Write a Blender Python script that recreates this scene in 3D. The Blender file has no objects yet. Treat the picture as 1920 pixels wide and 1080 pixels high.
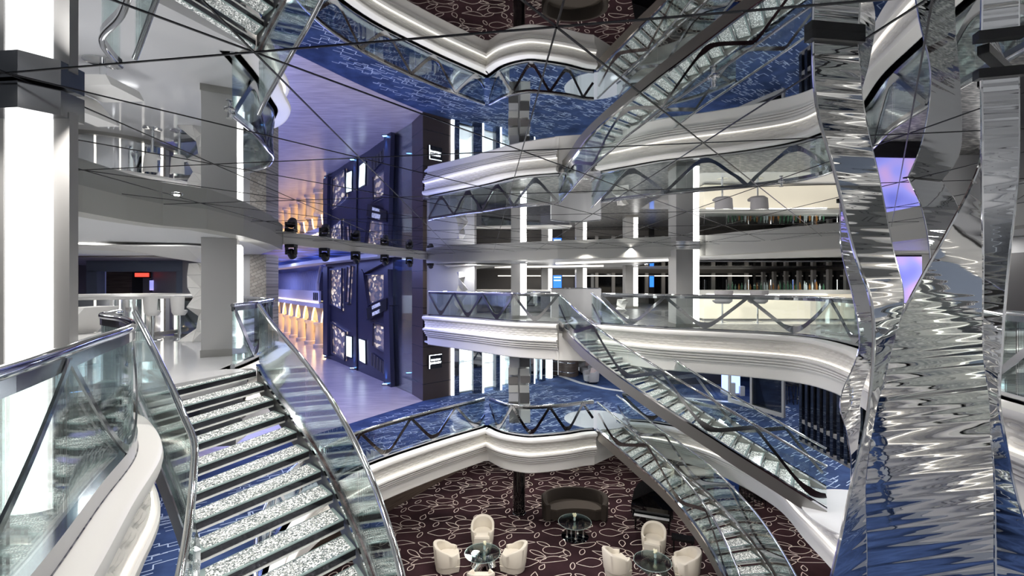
import bpy, math, random
from mathutils import Vector, Matrix
from mathutils.geometry import tessellate_polygon
random.seed(7)
sc = bpy.context.scene
COL = sc.collection
PI = math.pi
# ------------------------------------------------------------------ camera
EYE = 1.43; FPX = 870.0; CX = 960.0; CY = 531.0
cam_d = bpy.data.cameras.new('camera'); cam = bpy.data.objects.new('camera', cam_d); COL.objects.link(cam)
cam.location = (0, 0, EYE); cam.rotation_euler = (PI/2, 0, 0)
cam_d.sensor_width = 36.0; cam_d.lens = FPX/1920*36.0
cam_d.shift_y = -(540-CY)/1920.0
cam_d.clip_start = 0.05; cam_d.clip_end = 300
sc.camera = cam
Z7 = 0.0; Z6 = -3.95; Z5 = -7.9; ZM = 2.64; ZS = 2.31     # decks, mirror ceiling, soffit
def at(px, py, z):
    """ground point under a sight line, on the horizontal plane z"""
    d = FPX*(EYE-z)/(py-CY)
    return ((px-CX)/FPX*d, d)
def ad(px, py, d):
    return ((px-CX)/FPX*d, d, EYE-(py-CY)/FPX*d)
# ------------------------------------------------------------------ materials
def mat(name, base=(.8,.8,.8), metal=0., rough=.5, emit=None, es=0., spec=.5, coat=0.):
    m = bpy.data.materials.new(name); m.use_nodes = True
    b = m.node_tree.nodes['Principled BSDF']
    b.inputs['Base Color'].default_value = (*base, 1); b.inputs['Metallic'].default_value = metal
    b.inputs['Roughness'].default_value = rough
    b.inputs['Specular IOR Level'].default_value = spec
    b.inputs['Coat Weight'].default_value = coat
    if emit:
        b.inputs['Emission Color'].default_value = (*emit, 1); b.inputs['Emission Strength'].default_value = es
    return m
def nd(m, t, **k):
    n = m.node_tree.nodes.new(t)
    for a, v in k.items():
        if a in n.inputs: n.inputs[a].default_value = v
        else: setattr(n, a, v)
    return n
def ln(m, a, ao, b, bi): m.node_tree.links.new(a.outputs[ao], b.inputs[bi])
def ramp(m, stops):
    r = nd(m, 'ShaderNodeValToRGB'); e = r.color_ramp.elements
    while len(e) < len(stops): e.new(.5)
    for x, (p, c) in zip(e, stops): x.position = p; x.color = (*c, 1)
    return r
def coords(m, scale=(1,1,1), rot=(0,0,0), src='Object'):
    tc = nd(m, 'ShaderNodeTexCoord'); mp = nd(m, 'ShaderNodeMapping')
    mp.inputs['Scale'].default_value = scale; mp.inputs['Rotation'].default_value = rot
    ln(m, tc, src, mp, 'Vector'); return mp
def bsdf(m): return m.node_tree.nodes['Principled BSDF']
def noisy(m, c1, c2, scale=(1,1,1), ns=4., rot=(0,0,0), lo=.35, hi=.65, detail=4., src='Object'):
    mp = coords(m, scale, rot, src); n = nd(m, 'ShaderNodeTexNoise', Scale=ns, Detail=detail); ln(m, mp, 'Vector', n, 'Vector')
    r = ramp(m, [(lo, c1), (hi, c2)]); ln(m, n, 'Fac', r, 'Fac'); ln(m, r, 'Color', bsdf(m), 'Base Color'); return n
def bumpy(m, strength=.1, dist=.01, scale=(1,1,1), ns=4., detail=2., src='Object'):
    mp = coords(m, scale, src=src); n = nd(m, 'ShaderNodeTexNoise', Scale=ns, Detail=detail); ln(m, mp, 'Vector', n, 'Vector')
    b = nd(m, 'ShaderNodeBump', Strength=strength, Distance=dist); ln(m, n, 'Fac', b, 'Height'); ln(m, b, 'Normal', bsdf(m), 'Normal')
M = {}
M['white'] = mat('white_paint', (.80,.785,.755), rough=.38)
M['relief'] = mat('relief_plaster', (.76,.74,.69), rough=.45)
M['soffit'] = mat('soffit_white', (.82,.83,.84), rough=.4)
M['fascia_grey'] = mat('fascia_satin_grey', (.50,.50,.47), rough=.35)
M['chrome'] = mat('chrome', (.86,.87,.88), metal=1, rough=.06)
M['chrome_dark'] = mat('dark_chrome', (.42,.43,.45), metal=1, rough=.12)
M['satin'] = mat('satin_steel', (.40,.39,.37), metal=1, rough=.42)
M['grey_panel'] = mat('grey_panel', (.42,.415,.41), rough=.35, metal=.2)
M['stone_grey'] = mat('stone_grey', (.45,.45,.46), rough=.3)
M['black'] = mat('black', (.012,.012,.014), rough=.25)
M['black_gloss'] = mat('black_gloss', (.006,.006,.007), rough=.05, coat=1)
M['seam'] = mat('seam_black', (.05,.05,.055), rough=.25, metal=.6)
M['mirror'] = mat('mirror', (.60,.615,.635), metal=1, rough=.012)
bumpy(M['mirror'], .05, .05, ns=.7, detail=1.)
M['mirror_dark'] = mat('smoked_mirror', (.30,.31,.34), metal=1, rough=.03)
M['ribbon'] = mat('ribbon_mirror', (.80,.81,.82), metal=1, rough=.03)
bumpy(M['ribbon'], .34, .035, scale=(.02,.02,4.6), ns=2.6, detail=1.4)
M['led'] = mat('led_white', (1,1,1), emit=(1,.93,.82), es=1.05)
M['led_soft'] = mat('lamp_panel', (1,1,1), emit=(1,.975,.93), es=2.6)
M['led_cold'] = mat('led_cold', (1,1,1), emit=(.86,.94,1), es=4.)
M['led_warm'] = mat('led_warm', (1,1,1), emit=(1,.72,.38), es=5.)
M['led_blue'] = mat('led_blue', (.2,.5,1), emit=(.18,.45,1), es=12.)
M['down'] = mat('downlight_lens', (1,1,1), emit=(1,.97,.92), es=14.)
def glass_mat(name, tint, refl=1.0, rough=0.):
    m = bpy.data.materials.new(name); m.use_nodes = True; nt = m.node_tree; nt.nodes.clear()
    o = nd(m, 'ShaderNodeOutputMaterial'); t = nd(m, 'ShaderNodeBsdfTransparent'); t.inputs[0].default_value = (*tint, 1)
    g = nd(m, 'ShaderNodeBsdfGlossy'); g.inputs['Roughness'].default_value = rough; g.inputs['Color'].default_value = (.95,1,1,1)
    f = nd(m, 'ShaderNodeFresnel', IOR=1.5); mu = nd(m, 'ShaderNodeMath', operation='MULTIPLY'); mu.inputs[1].default_value = refl
    x = nd(m, 'ShaderNodeMixShader')
    ln(m, f, 'Fac', mu, 0); ln(m, mu, 0, x, 'Fac'); ln(m, t, 0, x, 1); ln(m, g, 0, x, 2); ln(m, x, 0, o, 'Surface'); return m
M['glass'] = glass_mat('clear_glass', (.95,.98,.975), .75)
M['glass_smoke'] = glass_mat('smoked_glass', (.45,.42,.40), 1.2)
M['glass_edge'] = mat('glass_edge', (.40,.50,.49), rough=.1)
M['tread_glass'] = mat('tread_glass', (.34,.43,.42), rough=.10, metal=.1)
M['bright_trim'] = mat('bright_trim', (.85,.85,.83), metal=.4, rough=.25)
M['nosing'] = mat('nosing_black_mirror', (.045,.045,.055), metal=.7, rough=.12)
# crystal filled treads
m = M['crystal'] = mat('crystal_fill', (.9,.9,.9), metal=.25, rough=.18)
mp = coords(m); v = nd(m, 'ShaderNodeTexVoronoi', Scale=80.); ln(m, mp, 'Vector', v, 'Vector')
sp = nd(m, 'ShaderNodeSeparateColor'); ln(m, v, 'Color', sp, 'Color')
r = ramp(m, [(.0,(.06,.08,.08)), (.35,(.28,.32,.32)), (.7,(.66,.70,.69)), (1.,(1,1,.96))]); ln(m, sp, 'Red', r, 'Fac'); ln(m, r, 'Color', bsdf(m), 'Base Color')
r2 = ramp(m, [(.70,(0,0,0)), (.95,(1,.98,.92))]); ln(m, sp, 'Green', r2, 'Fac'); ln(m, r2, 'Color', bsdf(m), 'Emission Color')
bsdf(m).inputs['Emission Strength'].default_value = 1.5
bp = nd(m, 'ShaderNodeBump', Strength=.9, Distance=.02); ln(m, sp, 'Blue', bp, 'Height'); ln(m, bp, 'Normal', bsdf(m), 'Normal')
M['blue_carpet'] = mat('blue_carpet', (.02,.05,.17), rough=.9, spec=.15)
noisy(M['blue_carpet'], (.017,.030,.080), (.036,.062,.150), ns=1.6)
M['carpet_line'] = mat('carpet_line', (.40,.47,.60), rough=.9, spec=.1)
M['plum_carpet'] = mat('plum_carpet', (.03,.014,.017), rough=.95, spec=.1)
noisy(M['plum_carpet'], (.017,.008,.010), (.045,.022,.026), ns=.5)
M['leaf_line'] = mat('leaf_line', (.70,.60,.54), rough=.9, spec=.1)
M['wood_floor'] = mat('pale_plank_floor', (.42,.36,.34), rough=.28)
noisy(M['wood_floor'], (.33,.28,.27), (.50,.43,.40), scale=(.5,4,1), ns=2.2, rot=(0,0,-.9))
M['marble'] = mat('polished_white_floor', (.58,.58,.59), rough=.08)
m = M['dash_floor'] = mat('dashed_floor', rough=.35)
noisy(m, (.045,.045,.05), (.34,.33,.31), scale=(2.2,9,1), ns=2.2, lo=.47, hi=.62, detail=2.)
M['strip_floor'] = mat('dark_strip_floor', rough=.1)
noisy(M['strip_floor'], (.03,.03,.035), (.30,.30,.31), scale=(1,12,1), ns=2.)
M['brown_metal'] = mat('brown_metal_cladding', (.085,.062,.055), rough=.32, metal=.5)
m = M['brown_metal']; mp = coords(m); 
M['facade'] = mat('blue_black_facade', (.045,.045,.075), rough=.3, metal=.3)
M['brown_wood'] = mat('brown_wood', (.085,.06,.048), rough=.45)
noisy(M['brown_wood'], (.06,.042,.034), (.12,.088,.07), scale=(.6,.6,10), ns=2.)
M['stone_arch'] = mat('pale_arcade_stone', (.62,.52,.40), rough=.6)
M['stone_up'] = mat('pale_upper_stone', (.55,.55,.62), rough=.6)
M['curtain'] = mat('pale_curtain', (.5,.52,.68), rough=.7)
M['brick'] = mat('grey_brick', rough=.7)
m = M['brick']; mp = coords(m, (1,1,1), (PI/2,0,.4)); b = nd(m, 'ShaderNodeTexBrick', Scale=2.6); ln(m, mp, 'Vector', b, 'Vector')
b.inputs['Color1'].default_value = (.30,.27,.24,1); b.inputs['Color2'].default_value = (.46,.43,.39,1); b.inputs['Mortar'].default_value = (.2,.19,.18,1); ln(m, b, 'Color', bsdf(m), 'Base Color')
M['cream'] = mat('cream_leather', (.74,.68,.58), rough=.55)
M['brown_velvet'] = mat('brown_velvet', (.040,.030,.023), rough=.85)
M['grey_fabric'] = mat('grey_fabric', (.25,.24,.25), rough=.85)
M['pink_fabric'] = mat('pale_pink_cushion', (.42,.32,.31), rough=.85)
M['flower'] = mat('cream_flower', (.85,.82,.60), rough=.6)
M['stem'] = mat('green_stem', (.12,.22,.06), rough=.6)
M['wall_dark'] = mat('dark_wall', (.030,.028,.030), rough=.5)
M['wall_grey'] = mat('grey_wall', (.40,.40,.41), rough=.5)
M['wall_taupe'] = mat('taupe_wall', (.20,.185,.175), rough=.5)
M['slate_blue'] = mat('slate_blue_wall', (.16,.19,.25), rough=.4)
M['mullion'] = mat('mullion', (.42,.40,.38), rough=.4)
M['night'] = mat('night_window', (.006,.006,.008), rough=.04)
M['navy'] = mat('navy_board', (.015,.04,.16), rough=.4)
M['logo_blue'] = mat('logo_blue', (.05,.16,.55), rough=.4)
M['bar_front'] = mat('lit_bar_front', (.8,.74,.6), rough=.5, emit=(1,.90,.72), es=.40)
M['paper'] = mat('white_letter', (.85,.85,.85), rough=.5)
M['blue_screen'] = mat('blue_screen', (0,0,0), rough=.2, emit=(.03,.18,.85), es=1.6)
M['screen_white'] = mat('screen_white', (0,0,0), rough=.2, emit=(.75,.88,1), es=1.6)
M['shop_glow'] = mat('shop_glow', (.9,.92,.95), rough=.4, emit=(.9,.95,1), es=.75)
M['red_screen'] = mat('red_screen', (0,0,0), rough=.2, emit=(.8,.06,.04), es=1.6)
M['tv'] = mat('picture_screen', (0,0,0), rough=.2, es=1.2)
m = M['tv']; mp = coords(m); n = nd(m, 'ShaderNodeTexNoise', Scale=.9, Detail=1.); ln(m, mp, 'Vector', n, 'Vector')
r = ramp(m, [(.30,(.16,.18,.62)), (.47,(.30,.30,.80)), (.56,(.52,.34,.66)), (.66,(.50,.58,.88))]); ln(m, n, 'Fac', r, 'Fac'); ln(m, r, 'Color', bsdf(m), 'Emission Color')
bsdf(m).inputs['Emission Strength'].default_value = 1.1
m = M['shop_window'] = mat('lit_shop_window', (.2,.2,.2), rough=.1)
mp = coords(m, (1,1,1.7)); n = nd(m, 'ShaderNodeTexVoronoi', Scale=3.2); ln(m, mp, 'Vector', n, 'Vector'); sp = nd(m, 'ShaderNodeSeparateColor'); ln(m, n, 'Color', sp, 'Color')
r = ramp(m, [(.30,(.012,.011,.014)), (.58,(.06,.045,.04)), (.78,(.20,.13,.09)), (.97,(.85,.74,.60))]); ln(m, sp, 'Red', r, 'Fac'); ln(m, r, 'Color', bsdf(m), 'Emission Color')
bsdf(m).inputs['Emission Strength'].default_value = .8
m = M['dome'] = mat('blue_dome_screen', (.01,.01,.03), rough=.3)
mp = coords(m, (1,1,1)); n = nd(m, 'ShaderNodeTexNoise', Scale=.8, Detail=6.); ln(m, mp, 'Vector', n, 'Vector')
r = ramp(m, [(.42,(.008,.012,.06)), (.56,(.02,.04,.30)), (.70,(.10,.16,.75))]); ln(m, n, 'Fac', r, 'Fac'); ln(m, r, 'Color', bsdf(m), 'Emission Color')
bsdf(m).inputs['Emission Strength'].default_value = .8
# ------------------------------------------------------------------ mesh building
class MB:
    def __init__(s): s.v = []; s.f = []; s.mi = []; s.cur = 0
    def add(s, vs, fs):
        o = len(s.v); s.v += [tuple(p) for p in vs]
        for f in fs: s.f.append([i+o for i in f]); s.mi.append(s.cur)
        return s
    def box(s, c, d, rz=0, rot=None):
        hx, hy, hz = d[0]/2, d[1]/2, d[2]/2
        R = rot if rot is not None else Matrix.Rotation(rz, 3, 'Z')
        vs = [Vector(c)+R@Vector((x*hx, y*hy, z*hz)) for z in (-1,1) for y in (-1,1) for x in (-1,1)]
        return s.add(vs, [(0,2,3,1),(4,5,7,6),(0,1,5,4),(2,6,7,3),(0,4,6,2),(1,3,7,5)])
    def hexa(s, lo, hi):           # two quads of four points
        n = len(lo); vs = list(lo)+list(hi)
        return s.add(vs, [tuple(range(n))[::-1], tuple(range(n, 2*n))]+[(i, (i+1) % n, n+(i+1) % n, n+i) for i in range(n)])
    def prism(s, poly, z0, z1):
        n = len(poly); vs = [(x, y, z0) for x, y in poly]+[(x, y, z1) for x, y in poly]
        tr = tessellate_polygon([[Vector((x, y, 0)) for x, y in poly]])
        fs = [tuple(t) for t in tr]+[tuple(i+n for i in t)[::-1] for t in tr]+[(i, (i+1) % n, n+(i+1) % n, n+i) for i in range(n)]
        return s.add(vs, fs)
    def extr(s, pts, vec):         # any planar polygon extruded along vec
        P = [Vector(p) for p in pts]; n = len(P); w = Vector(vec)
        tr = tessellate_polygon([P])
        fs = [tuple(t) for t in tr]+[tuple(i+n for i in t)[::-1] for t in tr]+[(i, (i+1) % n, n+(i+1) % n, n+i) for i in range(n)]
        return s.add(P+[p+w for p in P], fs)
    def tube(s, path, r, n=10, ry=None, cap=True):
        P = [Vector(p) for p in path]; rings = []
        up0 = Vector((0, 0, 1))
        for i, p in enumerate(P):
            t = (P[min(i+1, len(P)-1)]-P[max(i-1, 0)]).normalized()
            up = up0 if abs(t.z) < .96 else Vector((1, 0, 0))
            a = t.cross(up).normalized(); b = a.cross(t).normalized()
            rr = r[i] if isinstance(r, (list, tuple)) else r
            rings.append([p+a*math.cos(2*PI*k/n)*rr+b*math.sin(2*PI*k/n)*(ry if ry else rr) for k in range(n)])
        vs = [q for g in rings for q in g]; fs = []
        for i in range(len(P)-1):
            for k in range(n): fs.append((i*n+k, i*n+(k+1) % n, (i+1)*n+(k+1) % n, (i+1)*n+k))
        if cap: fs += [tuple(range(n))[::-1], tuple((len(P)-1)*n+k for k in range(n))]
        return s.add(vs, fs)
    def lathe(s, prof, c=(0,0,0), n=24, sx=1, sy=1):
        vs = []; fs = []
        for r, z in prof:
            for k in range(n): vs.append((c[0]+sx*r*math.cos(2*PI*k/n), c[1]+sy*r*math.sin(2*PI*k/n), c[2]+z))
        for i in range(len(prof)-1):
            for k in range(n): fs.append((i*n+k, i*n+(k+1) % n, (i+1)*n+(k+1) % n, (i+1)*n+k))
        fs += [tuple(range(n))[::-1], tuple((len(prof)-1)*n+k for k in range(n))]
        return s.add(vs, fs)
    def sweep(s, path, prof, closed=False, cap=True):   # prof: (out, dz) about a 3-D path; out = right-hand side
        P = [Vector(p) for p in path]; N = norms(path); n = len(prof); vs = []; fs = []
        for p, q in zip(P, N):
            for o, dz in prof: vs.append((p.x+q[0]*o, p.y+q[1]*o, p.z+dz))
        m = n if closed else n-1
        for i in range(len(P)-1):
            for k in range(m): fs.append((i*n+k, (i+1)*n+k, (i+1)*n+(k+1) % n, i*n+(k+1) % n))
        if closed and cap: fs += [tuple(range(n)), tuple((len(P)-1)*n+k for k in range(n))[::-1]]
        return s.add(vs, fs)
    def build(s, name, mats, parent=None, smooth=False, kind=None, label=None):
        me = bpy.data.meshes.new(name); off = Vector((0,0,0))
        if parent is not None: off = world_loc(parent)
        me.from_pydata([(v[0]-off.x, v[1]-off.y, v[2]-off.z) for v in s.v], [], s.f)
        if not isinstance(mats, (list, tuple)): mats = [mats]
        for mm in mats: me.materials.append(M[mm] if isinstance(mm, str) else mm)
        me.polygons.foreach_set('material_index', s.mi)
        me.update()
        import bmesh
        bm = bmesh.new(); bm.from_mesh(me); bmesh.ops.recalc_face_normals(bm, faces=bm.faces); bm.to_mesh(me); bm.free()
        if smooth:
            me.polygons.foreach_set('use_smooth', [True]*len(me.polygons))
            try: me.set_sharp_from_angle(angle=math.radians(40))
            except Exception: pass
        o = bpy.data.objects.new(name, me); COL.objects.link(o)
        if parent is not None: o.parent = parent
        if kind: o['kind'] = kind
        if label: o['label'] = label
        return o
def world_loc(o):
    p = Vector((0,0,0))
    while o is not None: p += Vector(o.location); o = o.parent
    return p
def thing(name, label, cat, loc=(0,0,0), group=None):
    o = bpy.data.objects.new(name, None); COL.objects.link(o); o.location = loc; o.empty_display_size = .1
    o['label'] = label; o['category'] = cat
    if group: o['group'] = group
    return o
def tag(o, label, cat, group=None):
    o['label'] = label; o['category'] = cat
    if group: o['group'] = group
    return o
def struct(mb, name, mats, smooth=False):
    return mb.build(name, mats, None, smooth, kind='structure')
KIDS = {}
def copy_tree(o, parent=None):
    c = o.copy(); COL.objects.link(c); c.parent = parent
    for ch in [k for k in bpy.data.objects if k.parent == o]: copy_tree(ch, c)
    return c
def dup(o, loc, rz=0, label=None, group=None):
    c = copy_tree(o); c.location = loc; c.rotation_euler = (0,0,rz)
    if label: c['label'] = label
    if group: c['group'] = group
    return c
# ------------------------------------------------------------------ paths
def norms(path):
    out = []; n = len(path)
    for i in range(n):
        a = path[max(i-1, 0)]; b = path[min(i+1, n-1)]; c = path[i]
        def u(p, q):
            dx, dy = q[0]-p[0], q[1]-p[1]; L = math.hypot(dx, dy) or 1; return dx/L, dy/L
        if i == 0: t = u(c, b); sc_ = 1
        elif i == n-1: t = u(a, c); sc_ = 1
        else:
            t1, t2 = u(a, c), u(c, b); tx, ty = t1[0]+t2[0], t1[1]+t2[1]; L = math.hypot(tx, ty) or 1; t = (tx/L, ty/L)
            dot = max(.35, t[0]*t1[0]+t[1]*t1[1]); sc_ = 1/dot
        out.append((t[1]*sc_, -t[0]*sc_))     # right-hand side
    return out
def cr(pts, per=8):
    P = [Vector((*p, 0)) if len(p) == 2 else Vector(p) for p in pts]; out = []
    for i in range(len(P)-1):
        p0 = P[max(i-1, 0)] if i > 0 else P[0]*2-P[1]
        p3 = P[i+2] if i+2 < len(P) else P[-1]*2-P[-2]
        for k in range(per):
            t = k/per
            out.append(.5*((2*P[i])+(P[i+1]-p0)*t+(2*p0-5*P[i]+4*P[i+1]-p3)*t*t+(3*P[i]-p0-3*P[i+1]+p3)*t**3))
    out.append(P[-1]); return out
def resample(path, step):
    P = [Vector(p) if len(p) == 3 else Vector((*p, 0)) for p in path]
    L = [0]
    for i in range(1, len(P)): L.append(L[-1]+(P[i]-P[i-1]).length)
    n = max(1, round(L[-1]/step)); out = []; j = 0
    for k in range(n+1):
        s = L[-1]*k/n
        while j < len(L)-2 and L[j+1] < s: j += 1
        t = (s-L[j])/((L[j+1]-L[j]) or 1); out.append(P[j].lerp(P[j+1], min(1, max(0, t))))
    return out
def lift(path, z): return [Vector((p[0], p[1], z)) for p in path]
def shift(path, o):
    N = norms(path); return [Vector((p[0]+n[0]*o, p[1]+n[1]*o, p[2] if len(p) > 2 else 0)) for p, n in zip(path, N)]
def inside(p, poly):
    x, y = p[0], p[1]; c = False; n = len(poly)
    for i in range(n):
        x1, y1 = poly[i][0], poly[i][1]; x2, y2 = poly[(i+1) % n][0], poly[(i+1) % n][1]
        if (y1 > y) != (y2 > y) and x < (x2-x1)*(y-y1)/(y2-y1)+x1: c = not c
    return c
def poly_hole(outer, hole, z):
    """flat polygon with a hole: bmesh triangle fill"""
    loops = [[Vector((p[0], p[1], 0)) for p in outer], [Vector((p[0], p[1], 0)) for p in hole]] if hole else [[Vector((p[0], p[1], 0)) for p in outer]]
    tr = tessellate_polygon(loops); vs = [(v.x, v.y, z) for l in loops for v in l]
    return vs, [tuple(t) for t in tr]
def text_obj(body, size, name, m, parent, M4, extrude=.004, align='CENTER', shear=0):
    cu = bpy.data.curves.new(name, 'FONT'); cu.body = body; cu.size = size; cu.extrude = extrude; cu.align_x = align; cu.align_y = 'CENTER'; cu.shear = shear
    t = bpy.data.objects.new(name+'_tmp', cu); COL.objects.link(t)
    dg = bpy.context.evaluated_depsgraph_get(); me = bpy.data.meshes.new_from_object(t.evaluated_get(dg))
    bpy.data.objects.remove(t); me.transform(M4); me.materials.clear(); me.materials.append(M[m])
    o = bpy.data.objects.new(name, me); COL.objects.link(o); o.parent = parent
    if parent is not None: me.transform(Matrix.Translation(-world_loc(parent)))
    return o
# ------------------------------------------------------------------ lights
def light(kind, loc, energy, color=(1,1,1), size=.2, rot=(0,0,0), spot=1.2, blend=.6, size_y=None):
    d = bpy.data.lights.new(kind.lower()+'_lamp', kind); d.energy = energy; d.color = color
    if kind == 'AREA':
        d.shape = 'DISK' if size_y is None else 'RECTANGLE'; d.size = size
        if size_y: d.size_y = size_y
    else:
        d.shadow_soft_size = size
        if kind == 'SPOT': d.spot_size = spot; d.spot_blend = blend
    o = bpy.data.objects.new(d.name, d); COL.objects.link(o); o.location = loc; o.rotation_euler = rot; return o
def aim(o, target):
    v = Vector(target)-o.location; o.rotation_euler = v.to_track_quat('-Z', 'Y').to_euler()
# ================================================================== PLAN LINES (void always on the right hand)
E7_near = cr([(-1.25,-1.6),(-1.5,0.4),(-2.0,1.8),(-2.64,3.0),(-3.17,3.95),(-3.98,4.82),(-4.62,5.3),(-4.9,5.75),(-5.0,6.0)], 8)
E7_mid = cr([(-4.56,7.75),(-4.72,8.7),(-4.98,9.6),(-5.3,10.5),(-6.2,11.5),(-8.0,12.3),(-11,13)], 8)
E7_far = cr([(-3.75,20.4),(-1.71,18.55),(0.0,16.95),(1.62,16.2)], 10)
E7_right = cr([(3.0,15.95),(3.84,15.2),(4.82,14.35),(6.87,13.25),(7.85,12.2),(7.6,10.3),(6.7,8.2),(6.0,5.5),(5.6,2.0),(5.3,-1.6)], 10)
E6_left = cr([(-2.0,4.2),(-3.4,6.4),(-4.6,8.8),(-5.0,11.2),(-4.36,13.4),(-2.78,15.45),(-0.94,17.34)], 8)
E6_tip = cr([(-0.94,17.34),(-.34,16.6),(.43,16.2),(.99,16.22),(1.97,16.5),(2.6,16.8),(3.02,16.9)], 8)
E6_right = cr([(4.3,18.1),(5.6,17.7),(7.0,16.3),(7.75,13.9),(7.5,11.9),(7.35,10.7),(7.0,8.6),(6.2,5.5),(4.8,3.2)], 8)
void6 = E6_left+E6_tip[1:]+E6_right+[Vector((2.0,2.6,0)), Vector((-.6,3.0,0))]
# ================================================================== FLOORS
b = MB()
vs, fs = poly_hole([(-4.07,21.2),(-9.6,12.4),(-9.6,-6),(19,-6),(19,33),(9,33),(2.6,27.2),(-2.96,22.3)], void6, Z6)
b.add(vs, fs)
# line tracery woven into the carpet
b.cur = 1
rng = random.Random(3)
def trace(p, ang, segs, w=.012, z=Z6+.004):
    x, y = p; prev = None
    for k, L in enumerate(segs):
        a = ang+(k % 2)*PI/2*(1 if k % 4 < 2 else 1)
        dx, dy = math.cos(a)*L, math.sin(a)*L; nx, ny = -math.sin(a)*w, math.cos(a)*w
        b.add([(x-nx, y-ny, z), (x+dx-nx, y+dy-ny, z), (x+dx+nx, y+dy+ny, z), (x+nx, y+ny, z)], [(0,1,2,3)])
        x, y = x+dx, y+dy
wood_a, wood_b = Vector((-4.07,21.2)), Vector((-9.6,12.4))
ang0 = .62
for i in range(-60, 120):
    for j in range(-10, 130):
        u, v = i*.34+rng.uniform(-.1,.1), j*.26+rng.uniform(-.07,.07)
        x = u*math.cos(ang0)-v*math.sin(ang0); y = u*math.sin(ang0)+v*math.cos(ang0)
        if not (-9 < x < 12.5 and 5 < y < 26.5): continue
        if (wood_b.x-wood_a.x)*(y-wood_a.y)-(wood_b.y-wood_a.y)*(x-wood_a.x) < .7*10: continue
        if x+ .9*(y-22) > 3.6 and y > 20: continue
        if inside((x,y), void6) or any((x-p.x)**2+(y-p.y)**2 < .36 for p in void6[::3]): continue
        if rng.random() < .35: continue
        s = rng.choice((1,-1))
        trace((x,y), ang0+rng.choice((0,PI)), [rng.uniform(.2,.42), s*rng.uniform(.1,.22), rng.uniform(.15,.36)])
struct(b, 'floor', ['blue_carpet','carpet_line'])
b = MB(); b.prism([(-4.07,21.2),(-9.6,12.4),(-9.6,8),(-34,8),(-60,60),(-24,62),(-16.2,39),(-2.96,22.3)], Z6-.1, Z6)
struct(b, 'floor', 'wood_floor')
b = MB(); b.lathe([(1.28,Z6-.02),(1.28,Z6+.012)], (3.35,18.35,0), 40); struct(b, 'trim_1', 'marble')
b = MB(); b.lathe([(1.5,Z6-.02),(1.5,Z6+.012)], (8.35,10.6,0), 40); struct(b, 'trim_2', 'marble')
b = MB(); b.prism([p for p in [(2.7,26.8),(3.6,24.9),(4.6,23.6),(6.5,22.2),(12,20),(12,20.25),(6.6,22.5),(4.8,23.8),(3.8,25.1),(2.9,27)]], Z6-.02, Z6+.012); struct(b, 'trim_3', 'marble')
# lounge carpet with leaf outlines
b = MB(); b.prism([(-14,-4),(20,-4),(20,30),(-14,30)], Z5-.2, Z5); b.cur = 1
def leaf(cx, cy, L, W, ang, bend, kind, w=.025, z=Z5+.004):
    n = 26; pts = []
    for k in range(n):
        t = 2*PI*k/n; x = L*math.cos(t)
        if kind == 0: y = W*math.sin(t)*(1-.62*max(0, math.cos(t))**1.0)       # drop
        elif kind == 1: y = W*math.sin(t)*abs(math.sin(t))**.25                   # pointed oval
        else: y = W*math.sin(t)*(1-.3*math.cos(t))
        y += bend*(1-(x/L)**2)
        pts.append((cx+x*math.cos(ang)-y*math.sin(ang), cy+x*math.sin(ang)+y*math.cos(ang)))
    ins = []
    for k in range(n):
        a, c = pts[k-1], pts[(k+1) % n]; dx, dy = c[0]-a[0], c[1]-a[1]; l = math.hypot(dx, dy) or 1
        ins.append((pts[k][0]-dy/l*w, pts[k][1]+dx/l*w))
    vs = [(p[0], p[1], z) for p in pts]+[(p[0], p[1], z) for p in ins]
    b.add(vs, [(k, (k+1) % n, n+(k+1) % n, n+k) for k in range(n)])
rng = random.Random(11)
TW, TH = 2.15, 1.85
motif = [(.40,.36,.40,.24,.03,0,0), (1.22,.38,.44,.15,.12,.10,1), (.86,.10,.16,.09,1.1,0,0), (1.62,.80,.19,.10,2.0,0,1), (.80,.78,.30,.11,-.55,0,0), (.25,.86,.17,.09,1.05,0,1), (1.25,.93,.36,.20,.1,0,2),
         (.35,1.25,.42,.14,.2,.10,0), (.98,1.26,.24,.10,2.6,0,1), (1.55,1.30,.20,.11,1.3,0,0), (.70,1.10,.10,.0,0,0,9), (1.72,.20,.18,.08,1.25,0,1), (.86,.52,.19,.08,.25,0,1), (1.50,.62,.16,.06,.3,0,1)]
for i in range(-7, 10):
    for j in range(0, 19):
        for (mx, my, L, W, a, bd, k) in motif:
            if k == 9: continue
            mx, my, L, W, bd = mx*1.16, my*1.19, L*1.12, W*1.12, bd*1.12; x = i*TW+mx+(.5*TW if j % 2 else 0); y = 4+j*TH+my
            if -7.5 < x < 12 and 9 < y < 29.5: leaf(x+rng.uniform(-.04,.04), y+rng.uniform(-.04,.04), L, W, a+rng.uniform(-.15,.15)+(PI if (i+j) % 2 and k == 0 else 0), bd, k)
struct(b, 'floor', ['plum_carpet','leaf_line'])
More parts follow.
